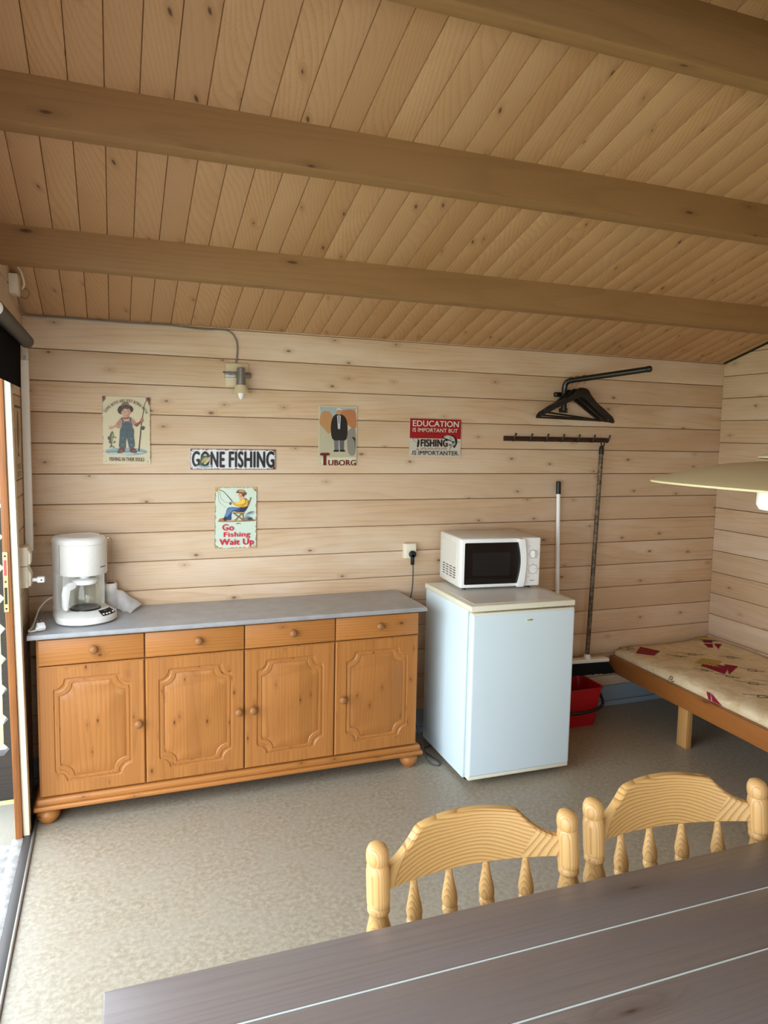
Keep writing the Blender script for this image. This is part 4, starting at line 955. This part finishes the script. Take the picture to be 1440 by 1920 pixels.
class Sign:
    def __init__(s, name, label, x0, z0, w, h, quad, color, rough=0.35, tilt=0.0, back='8d8a84'):
        s.t = thing(name, label, 'sign', (x0, -0.0042, z0)); s.t.rotation_euler = (0, tilt, 0)
        s.w, s.h, s.g = w, h, pxmap(quad); s.mats = []; s.keys = {}; s.lay = 1
        b = B(); b.prism(rrect(0, w, 0, h, 0.007), -0.0012, 0.0012, 'xz', 0)
        for x in (0.012, w-0.012):
            for z in (0.012, h-0.012): b.lathe([(0, 0.0022), (0.0022, 0.0018), (0.003, 0), (0, 0)], n=10, mi=1, M=Matrix.Translation((x, -0.0012, z)) @ Matrix.Rotation(PI/2, 4, 'X'))
        obj('plate', b, [plain(color, rough), M_STEEL], s.t)
        s.b = B()
    def P(s, px, py, lay):
        u, v = s.g(px, py); u = min(max(u, 0.004), 0.996); v = min(max(v, 0.004), 0.996)
        return (u*s.w, -0.0013-0.00007*lay, (1-v)*s.h)
    def mi(s, c):
        if c not in s.keys: s.keys[c] = len(s.mats); s.mats.append(plain(c, 0.4))
        return s.keys[c]
    def poly(s, c, pts):
        s.lay += 1; s.b.face([s.P(x, y, s.lay) for x, y in pts], s.mi(c))
    def stroke(s, c, pts, w, w1=None):
        s.lay += 1; P = spline([(x, y, 0) for x, y in pts], 5); n = len(P); L_, R2 = [], []
        for i, p in enumerate(P):
            t = P[min(i+1, n-1)]-P[max(i-1, 0)]; t.normalize(); ww = (w+((w1 if w1 is not None else w)-w)*i/(n-1))/2
            L_.append(s.P(p.x-t.y*ww, p.y+t.x*ww, s.lay)); R2.append(s.P(p.x+t.y*ww, p.y-t.x*ww, s.lay))
        for i in range(n-1): s.b.face([L_[i], L_[i+1], R2[i+1], R2[i]], s.mi(c))
    def rust(s, c, corner, sx, sy, n=9, seed=0):
        rn = random.Random(seed); cx, cy = corner
        pts = [(cx, cy)]+[(cx+sx*math.cos(PI/2*i/n)*rn.uniform(.45, 1), cy+sy*math.sin(PI/2*i/n)*rn.uniform(.45, 1)) for i in range(n+1)]
        s.poly(c, pts)
    def edge(s, c, p0, p1, nx, ny, n=40, seed=1, lo=0.2):
        rn = random.Random(seed); pts = [p0]
        for i in range(n+1):
            t = i/n; k = rn.uniform(lo, 1)**2; pts.append((p0[0]+(p1[0]-p0[0])*t+nx*k, p0[1]+(p1[1]-p0[1])*t+ny*k))
        s.poly(c, pts+[p1])
    def text(s, c, txt, bl, br, tl, bold=0.0, serif=0.0, space=1.0, lay=60):
        V, Fs, ed = text_polys(txt, space+bold*1.6); mi = 0; lb = B()
        x0 = min(v[0] for v in V); x1 = max(v[0] for v in V); y0 = min(v[1] for v in V if True); y1 = max(v[1] for v in V)
        def mp(p, l=lay):
            a_, t = (p[0]-x0)/(x1-x0), (p[1]-y0)/(y1-y0)
            return s.P(bl[0]+(br[0]-bl[0])*a_+(tl[0]-bl[0])*t, bl[1]+(br[1]-bl[1])*a_+(tl[1]-bl[1])*t, l)
        for k, (ox_, oy_) in enumerate(((0, 0), (bold, 0), (-bold, 0), (0, bold*0.5), (0, -bold*0.5)) if bold else ((0, 0),)):
            for f in Fs: lb.face([mp((V[i][0]+ox_, V[i][1]+oy_), lay+k) for i in f], mi)
        if serif > 0:
            th = (y1-y0)*0.085
            for p, q in ed:
                if abs(p[1]-q[1]) < 1e-4 and 0.03 < abs(p[0]-q[0]) < 0.26*(y1-y0):
                    inside = [f for f in Fs if any(abs(V[i][1]-p[1]) < 1e-4 and min(p[0], q[0])-1e-4 <= V[i][0] <= max(p[0], q[0])+1e-4 for i in f)]
                    cyf = sum(V[i][1] for f in inside for i in f)/max(1, sum(len(f) for f in inside))
                    d = th if cyf > p[1] else -th; a_, c_ = min(p[0], q[0])-serif, max(p[0], q[0])+serif
                    lb.face([mp((a_, p[1]), lay+6), mp((c_, p[1]), lay+6), mp((c_, p[1]+d), lay+6), mp((a_, p[1]+d), lay+6)], mi)
        s.letter(lb, c)
    def letter(s, lb, c):
        s.up_(lb); obj('lettering', lb, plain(c, 0.4), s.t, fix=False)
    def up_(s, b):
        for f in b.bm.faces:
            f.normal_update()
            if f.normal.y > 0: f.normal_flip()
    def arctext(s, c, txt, p0, p1, p2, size, bold=0.0, squeeze=0.7):
        ax, ay, bx_, by_, cx, cy = *p0, *p1, *p2
        d = 2*(ax*(by_-cy)+bx_*(cy-ay)+cx*(ay-by_)); A2, B2, C2 = ax*ax+ay*ay, bx_*bx_+by_*by_, cx*cx+cy*cy
        ox = (A2*(by_-cy)+B2*(cy-ay)+C2*(ay-by_))/d; oy = (A2*(cx-bx_)+B2*(ax-cx)+C2*(bx_-ax))/d; r = math.hypot(ax-ox, ay-oy)
        a0 = math.atan2(ay-oy, ax-ox); a1 = math.atan2(cy-oy, cx-ox)
        if a1 < a0: a1 += 2*PI
        V, Fs, ed = text_polys(txt, 1.12); mi = 0; lb = B(); x0 = min(v[0] for v in V); x1 = max(v[0] for v in V); y1 = max(v[1] for v in V)
        def mp(p, l=60):
            q = a0+(a1-a0)*(p[0]-x0)/(x1-x0); rr = r+size*(p[1]/y1-0.5)
            return s.P(ox+rr*math.cos(q), oy+rr*math.sin(q), l)
        for k in (0, 1, -1):
            for f in Fs: lb.face([mp((V[i][0]+bold*k, V[i][1]), 61+k) for i in f], mi)
        s.letter(lb, c)
    def done(s):
        s.up_(s.b)
        if s.mats: obj('picture', s.b, s.mats, s.t, fix=False)

S = Sign('tin_sign', 'cream tin sign of a boy in overalls holding a rod and a fish', 0.316, 1.458, 0.204, 0.305, [(232, 250), (1228, 290), (1250, 1665), (258, 1655)], 'cdc39f')
S.poly('86a0a3', el(735, 1400, 450, 82, 1)); S.poly('a9bab2', el(640, 1440, 260, 30, 2)); S.poly('5f7f88', el(560, 1400, 250, 14)); S.poly('5f7f88', el(960, 1400, 190, 16, 3)); S.poly('c9cdb8', el(1010, 1415, 110, 9, 2)); S.poly('c9cdb8', el(600, 1465, 160, 8, 1))
S.stroke('2c1b12', [(1000, 1390), (1012, 1250), (1030, 1050), (1045, 880), (1080, 650), (1112, 450), (1140, 370), (1165, 335)], 32, 7)
S.stroke('6a6a58', [(1165, 335), (1150, 380), (1160, 400)], 4); S.stroke('7c7a66', [(1050, 900), (1056, 1150)], 4)
S.poly('2a2a22', el(1085, 915, 34, 44, 10)); S.poly('57564a', el(1090, 910, 14, 20)); S.stroke('2a2a22', [(1090, 905), (1140, 905)], 10)
S.poly('2a1c12', sm([(550, 530), (600, 455), (715, 425), (830, 455), (880, 520), (850, 590), (790, 560), (640, 570), (630, 630), (570, 600)]))
S.poly('7a613a', sm([(625, 470), (645, 400), (715, 380), (780, 400), (800, 470), (715, 445)])); S.stroke('4d3a20', [(630, 460), (715, 440), (795, 462)], 16)
S.poly('b98a68', el(728, 590, 92, 108)); S.poly('c99e7d', el(712, 600, 62, 84)); S.poly('b98a68', el(640, 600, 18, 28)); S.poly('a87656', el(820, 590, 16, 28))
S.poly('4d3520', sm([(640, 560), (650, 490), (720, 470), (800, 490), (822, 560), (790, 520), (740, 525), (700, 510), (665, 540)]))
S.poly('2a1a12', el(690, 572, 12, 8)); S.poly('2a1a12', el(765, 568, 12, 8)); S.stroke('6b3a28', [(725, 570), (722, 605), (738, 608)], 6); S.poly('6b2a1e', sm([(690, 632), (735, 622), (780, 622), (745, 655)])); S.poly('e8dcc8', sm([(702, 632), (735, 626), (768, 626), (740, 642)]))
S.poly('b48c78', sm([(600, 720), (650, 690), (690, 700), (670, 790), (620, 920), (545, 905), (500, 850)])); S.poly('b48c78', sm([(795, 690), (860, 720), (935, 800), (925, 875), (860, 850), (815, 790)])); S.poly('c29c8b', [(660, 700), (810, 695), (830, 795), (665, 800)])
for k in range(6): S.stroke('7f4d40', [(520+18*k, 845-23*k), (560+14*k, 905-20*k)], 6)
for k in range(5): S.stroke('7f4d40', [(840+20*k, 720+26*k), (825+20*k, 780+18*k)], 6)
S.poly('bf8f68', sm([(548, 850), (500, 850), (450, 880), (385, 870), (360, 880), (400, 900), (368, 930), (440, 935), (470, 905), (550, 905)])); S.poly('7b3f2a', sm([(920, 830), (1000, 790), (1040, 740), (1090, 730), (1090, 785), (1040, 810), (960, 885), (920, 870)])); S.poly('a8694a', sm([(1030, 740), (1060, 705), (1095, 735), (1090, 785), (1045, 800)]))
S.poly('7e1d1a', sm([(665, 690), (730, 705), (790, 680), (785, 712), (720, 728), (675, 715)]))
S.poly('3d5154', sm([(655, 790), (828, 785), (862, 900), (895, 960), (892, 1080), (908, 1200), (903, 1308), (800, 1325), (770, 1220), (745, 1120), (725, 1220), (715, 1330), (590, 1312), (585, 1200), (595, 1080), (600, 960), (638, 880)], 3))
S.stroke('3d5154', [(630, 700), (655, 745), (675, 800)], 34); S.stroke('3d5154', [(815, 695), (815, 745), (808, 800)], 34); S.poly('b08a50', el(680, 795, 10, 10)); S.poly('b08a50', el(812, 792, 10, 10))
for q in ([(640, 960), (740, 945), (850, 950)], [(620, 1040), (680, 1080), (700, 1160)], [(800, 1060), (860, 1090), (870, 1180)], [(620, 1200), (670, 1190), (700, 1230)], [(800, 1200), (850, 1210), (885, 1190)], [(745, 960), (748, 1100)], [(700, 840), (790, 838)]): S.stroke('20343a', q, 9)
for q in ([(650, 1120), (690, 1110)], [(640, 1250), (690, 1255)], [(820, 1140), (870, 1130)], [(815, 1260), (880, 1265)]): S.stroke('6f878a', q, 12)
S.poly('5f2a17', sm([(600, 1325), (700, 1330), (692, 1400), (600, 1430), (545, 1415), (560, 1385)])); S.poly('5f2a17', sm([(815, 1325), (895, 1328), (950, 1395), (940, 1425), (850, 1418), (812, 1395)])); S.poly('8a4a2c', el(625, 1385, 40, 16, -15)); S.poly('8a4a2c', el(905, 1390, 34, 13, 20))
S.poly('4c5122', sm([(425, 990), (450, 985), (468, 1040), (452, 1120), (445, 1210), (432, 1275), (480, 1290), (488, 1322), (436, 1300), (390, 1320), (400, 1280), (415, 1255), (388, 1170), (390, 1070)])); S.poly('9aa05e', sm([(448, 1010), (462, 1060), (446, 1160), (436, 1230), (428, 1120)]))
for q in ([(388, 1080), (350, 1100), (360, 1150), (390, 1150)], [(385, 1170), (370, 1200), (395, 1230)], [(455, 1090), (475, 1070), (470, 1110), (450, 1125)], [(490, 1085), (525, 1110), (500, 1120)], [(490, 1175), (508, 1210), (470, 1220)]): S.poly('3c3a1c', sm(q))
for i, (c_, sx, sy) in enumerate((((232, 250), 95, 150), ((1228, 290), -110, 180), ((1250, 1665), -220, 110), ((258, 1655), 100, 170))):
    S.rust('7a3a1c', c_, sx, sy, seed=i); S.rust('4a1d12', c_, sx*0.6, sy*0.6, seed=i+9)
S.edge('7d5a36', (1228, 400), (1246, 1560), -14, 0, 30, 3); S.edge('7d5a36', (236, 400), (256, 1500), 12, 0, 30, 5)
S.arctext('4a1a14', 'SOME BOYS ARE JUST BORN WITH', (285, 580), (715, 350), (1165, 612), 62, 0.012)
S.text('571a14', 'FISHING IN THEIR SOULS', (388, 1590), (1112, 1605), (388, 1512), 0.02); S.done()

S = Sign('tin_sign', 'long white tin sign reading GONE FISHING in big black letters', 0.697, 1.434, 0.408, 0.098, [(120, 148), (1276, 178), (1274, 440), (125, 430)], 'dfe3e6')
for i, (p, q, nx, ny) in enumerate((((120, 148), (1276, 178), 0, 26), ((125, 430), (1274, 440), 0, -24), ((120, 148), (125, 430), 22, 0), ((1276, 178), (1274, 440), -34, 0))):
    S.edge('8a4527', p, q, nx*0.8, ny*0.8, 90, i+11, 0.5); S.edge('4d2116', p, q, nx*0.5, ny*0.5, 60, i+21, 0.4)
for i, (c_, sx, sy) in enumerate((((120, 148), 50, 50), ((1276, 178), -60, 60), ((1274, 440), -60, -50), ((125, 430), 40, -50))): S.rust('6b3019', c_, sx, sy, seed=i+31)
S.text('10110f', 'GONE', (150, 392), (570, 404), (150, 186), 0.045, lay=40); S.text('10110f', 'FISHING', (635, 404), (1245, 412), (635, 196), 0.045, lay=40)
S.lay = 48
S.poly('a9c3c9', sm([(175, 400), (240, 375), (320, 385), (400, 370), (385, 400), (260, 408)])); S.poly('6f8a92', sm([(250, 395), (320, 388), (385, 395), (320, 404)]))
S.poly('4f5a2a', sm([(250, 330), (262, 280), (300, 250), (345, 245), (390, 240), (362, 280), (352, 330), (300, 350), (272, 385), (255, 370)])); S.poly('a7a468', sm([(268, 340), (285, 290), (330, 265), (375, 250), (345, 300), (300, 330)])); S.poly('c9b48a', sm([(318, 325), (350, 290), (385, 255), (360, 330), (300, 350)])); S.poly('20231a', sm([(340, 262), (388, 238), (392, 244), (352, 272)])); S.poly('3a3f20', sm([(258, 262), (268, 222), (296, 240), (285, 262)])); S.poly('111', el(346, 258, 6, 6)) if False else S.poly('14140f', el(346, 260, 6, 6))
S.done()

S = Sign('tin_sign', 'mint tin sign of a seated angler reading Go Fishing Wait Up', 0.808, 1.052, 0.202, 0.298, [(445, 675), (1014, 678), (1012, 1492), (448, 1502)], 'cfe0cf', tilt=math.radians(0.4))
for i, (p, q, nx, ny) in enumerate((((445, 675), (1014, 678), 0, 16), ((448, 1502), (1012, 1492), 0, -20), ((445, 675), (448, 1502), 22, 0), ((1014, 678), (1012, 1492), -18, 0))):
    S.edge('c7a45f', p, q, nx*1.3, ny*1.3, 34, i+41, 0.35); S.edge('33302a', p, q, nx*0.45, ny*0.5, 60, i+51, 0.6)
for i, (c_, sx, sy) in enumerate((((445, 675), 90, 110), ((1014, 678), -70, 80), ((1012, 1492), -40, -50), ((448, 1502), 80, -50))): S.rust('c99f58', c_, sx, sy, seed=i+61)
S.poly('8a7354', sm([(480, 1136), (560, 1120), (700, 1118), (850, 1110), (990, 1112), (985, 1132), (800, 1140), (600, 1142)])); S.poly('c2a57c', sm([(600, 1128), (700, 1112), (820, 1116), (760, 1132)]))
S.stroke('2b2622', [(500, 708), (560, 735), (620, 795), (690, 880)], 5, 11); S.stroke('6a6a60', [(515, 715), (520, 800), (560, 860), (620, 885), (650, 880)], 3); S.stroke('6a6a60', [(490, 720), (500, 850), (540, 905), (600, 950)], 3)
for q in ([(935, 815), (880, 950), (800, 1040), (720, 1125)], [(690, 1015), (770, 1075), (850, 1125)], [(905, 860), (860, 950)], [(820, 1030), (840, 1110)]): S.stroke('5c4426', q, 20); S.stroke('a98a58', q, 7)
S.stroke('b99a5a', [(690, 1012), (770, 1022), (850, 1020)], 16); S.stroke('5c4426', [(690, 1022), (850, 1030)], 6)
S.poly('27407a', sm([(615, 960), (680, 945), (780, 950), (800, 920), (880, 930), (850, 1000), (760, 1012), (690, 1000), (670, 1050), (668, 1110), (620, 1115), (600, 1100), (590, 1050)])); S.poly('5f86ac', sm([(625, 965), (700, 955), (760, 970), (690, 985), (650, 1030), (600, 1080), (575, 1070), (600, 1010)])); S.poly('16264f', sm([(800, 930), (885, 930), (855, 1000), (780, 1005)]))
S.poly('a8743a', sm([(500, 1115), (520, 1095), (575, 1090), (600, 1110), (570, 1132), (505, 1130)])); S.poly('2c2a2c', sm([(560, 1100), (585, 1070), (612, 1085), (605, 1120), (580, 1125)]))
S.poly('d9aa2c', sm([(790, 850), (840, 820), (885, 850), (880, 930), (800, 945), (740, 935), (690, 905), (700, 880), (770, 890)])); S.poly('f0cb52', sm([(795, 860), (840, 835), (850, 880), (780, 905), (720, 895)])); S.stroke('7a5a18', [(850, 850), (860, 890), (800, 930)], 6); S.stroke('5a4a2a', [(840, 825), (880, 850)], 10)
S.poly('d9a27a', sm([(660, 870), (690, 870), (712, 890), (700, 905), (668, 893)])); S.poly('5a6068', el(655, 895, 17, 19)); S.poly('e0b48a', sm([(785, 825), (775, 855), (830, 835), (810, 812)]))
S.poly('e2ad85', sm([(755, 775), (800, 755), (840, 775), (828, 815), (790, 830), (762, 805), (768, 795), (752, 790)])); S.poly('d0825e', el(800, 798, 14, 11)); S.poly('5a3420', sm([(805, 775), (845, 770), (840, 805), (822, 800)])); S.stroke('2a1a12', [(770, 780), (782, 778)], 5)
S.poly('7d5630', sm([(728, 748), (765, 712), (820, 712), (850, 735), (872, 765), (845, 790), (830, 770), (780, 760)])); S.poly('c79a58', sm([(765, 735), (785, 712), (825, 718), (840, 745), (800, 742)])); S.stroke('3f2a18', [(730, 750), (790, 758), (865, 775)], 7)
S.poly('9db0b8', sm([(850, 1060), (880, 1020), (930, 1000), (975, 1005), (960, 1035), (900, 1055), (865, 1080)])); S.poly('56707c', sm([(870, 1040), (920, 1008), (972, 1006), (910, 1030)])); S.poly('6f7c84', sm([(855, 1085), (900, 1070), (945, 1085), (940, 1115), (870, 1118)])); S.poly('35414b', sm([(890, 1095), (930, 1085), (960, 1110), (900, 1118)]))
S.stroke('3f5248', [(735, 1168), (770, 1160), (800, 1168)], 12, 4)
S.text('d01e3c', 'Go', (552, 1254), (700, 1256), (552, 1172), 0.04, 0.04); S.text('d01e3c', 'Fishing', (570, 1362), (922, 1358), (570, 1278), 0.03, 0.03); S.text('d01e3c', 'Wait Up', (515, 1476), (972, 1470), (515, 1372), 0.045, 0.03); S.done()

S = Sign('tin_sign', 'tan enamel sign with a dark coated man and dark red lettering', 1.319, 1.455, 0.202, 0.298, [(215, 255), (1142, 300), (1112, 1702), (203, 1690)], 'c9c3a6')
S.poly('a3b0ae', [(255, 285), (1095, 325), (1085, 560), (250, 560)])
S.poly('b98b5c', sm([(240, 560), (300, 410), (430, 390), (520, 470), (560, 640), (500, 900), (430, 930), (330, 800), (240, 690)])); S.poly('b5794e', sm([(720, 420), (860, 365), (1040, 370), (1112, 470), (1108, 800), (960, 770), (820, 600)])); S.poly('b9b397', [(235, 700), (330, 800), (470, 960), (1105, 820), (1095, 1490), (232, 1480)])
S.poly('8a877c', sm([(900, 900), (1090, 830), (1090, 1400), (920, 1400)])); S.poly('1d1a18', [(1000, 1000), (1090, 1040), (1085, 1330), (1075, 1120)])
S.poly('6f6f74', [(560, 900), (690, 900), (685, 1330), (590, 1330)]); S.poly('5d5d63', [(700, 900), (830, 900), (815, 1330), (715, 1330)])
S.poly('201c1a', sm([(560, 520), (690, 460), (830, 520), (900, 700), (880, 1060), (720, 1090), (540, 1060), (500, 760)], 3)); S.poly('c3c6c8', [(650, 500), (740, 500), (720, 820), (670, 820)]); S.poly('3a3f45', [(685, 510), (705, 510), (706, 680), (690, 700)])
S.poly('c08f6e', el(696, 410, 62, 76)); S.poly('d7d2c4', sm([(630, 400), (650, 340), (700, 322), (748, 345), (764, 400), (735, 365), (660, 365)])); S.poly('1a1614', [(575, 1320), (690, 1320), (690, 1365), (560, 1365)]); S.poly('1a1614', [(712, 1320), (830, 1320), (845, 1365), (712, 1365)])
S.poly('d6d3b4', [(330, 1500), (1095, 1512), (1090, 1660), (230, 1650)])
S.text('6d1016', 'T', (262, 1690), (448, 1690), (262, 1400), 0.06, 0.06, lay=55); S.text('6d1016', 'UBORG', (440, 1692), (1092, 1700), (440, 1560), 0.03, 0.04, lay=58); S.done()

S = Sign('tin_sign', 'red and white tin sign reading EDUCATION IS IMPORTANT BUT FISHING IS IMPORTANTER', 1.812, 1.504, 0.300, 0.200, [(205, 160), (1280, 190), (1262, 968), (188, 960)], 'c9c2b4')
S.poly('9c1119', [(200, 155), (1285, 185), (1268, 596), (196, 574)])
S.stroke('28120f', [(250, 560), (270, 600), (310, 650), (350, 680)], 6); S.stroke('28120f', [(250, 590), (420, 570), (560, 505), (720, 480), (850, 515), (905, 548)], 6)
S.poly('2a1c1a', sm([(365, 605), (385, 600), (400, 650), (395, 700), (380, 760), (360, 770), (345, 750), (355, 690)])); S.poly('2a1c1a', el(362, 805, 26, 8)); S.stroke('2a1c1a', [(345, 685), (400, 625)], 6)
S.poly('1c1a18', sm([(885, 540), (930, 512), (1020, 515), (1120, 530), (1185, 600), (1190, 680), (1150, 760), (1120, 785), (1100, 740), (1060, 770), (1030, 830), (1040, 740), (1005, 715), (1080, 690), (1070, 650), (980, 620), (900, 580)])); S.poly('b9bab6', sm([(905, 545), (960, 520), (1050, 530), (1120, 570), (1140, 640), (1090, 640), (1000, 600), (930, 575)])); S.poly('9aa0a0', sm([(1060, 700), (1110, 680), (1150, 650), (1140, 720), (1070, 745), (1040, 790), (1045, 740)])); S.stroke('1c1a18', [(1040, 540), (1050, 600), (1085, 590)], 8); S.poly('1c1a18', el(940, 545, 8, 8)); S.stroke('1c1a18', [(1190, 650), (1240, 668)], 8)
for k in range(4):
    S.stroke('7d7668', [(425+140*k, 795), (490+140*k, 780), (550+140*k, 795)], 10); S.stroke('57504a', [(425+140*k, 815), (490+140*k, 800), (550+140*k, 820)], 7)
S.text('d9d4c4', 'EDUCATION', (258, 325), (1212, 350), (262, 205), 0.022); S.text('d9d4c4', 'IS IMPORTANT BUT', (255, 440), (1190, 465), (258, 362), 0.012); S.text('14110f', 'FISHING', (422, 752), (975, 756), (424, 602), 0.05); S.text('14110f', 'IS IMPORTANTER', (250, 925), (1195, 940), (252, 836), 0.010)
S.edge('5c3a2a', (1276, 400), (1262, 968), -8, 0, 30, 71, 0.2); S.done()

# paper poster on the left wall
pp = thing('fish_poster', 'narrow brown printed fish poster on the wall beside the door', 'poster', (0.0006, -0.335, 1.402))
b = B(); b.box(0.0, 0.0008, 0.0, 0.185, 0.0, 0.300, mi=0)
for z0, z1 in ((0.290, 0.300), (0.0, 0.006)): b.box(0.0006, 0.0014, 0.0, 0.185, z0, z1, mi=1)
obj('sheet', b, [plain('c2aa8a', 0.7), plain('4b3c30', 0.6)], pp)
b = B()
fi = sm([(0.085, 0.285), (0.12, 0.24), (0.125, 0.19), (0.10, 0.14), (0.095, 0.115), (0.13, 0.09), (0.08, 0.10), (0.04, 0.088), (0.075, 0.118), (0.06, 0.15), (0.05, 0.20), (0.06, 0.25)])
b.face([(0.0011, y, z) for y, z in fi], 0); b.face([(0.0012, y*0.8+0.02, z*0.9+0.02) for y, z in sm([(0.085, 0.27), (0.105, 0.22), (0.09, 0.14), (0.075, 0.18)])], 1)
for z0 in (0.015, 0.045):
    for k in range(4): b.face([(0.0011, 0.03, z0+0.006*k), (0.0011, 0.155, z0+0.006*k), (0.0011, 0.155, z0+0.003+0.006*k), (0.0011, 0.03, z0+0.003+0.006*k)], 2)
obj('picture', b, [plain('6d5236', 0.7), plain('a8895c', 0.7), plain('6b5a48', 0.7)], pp)
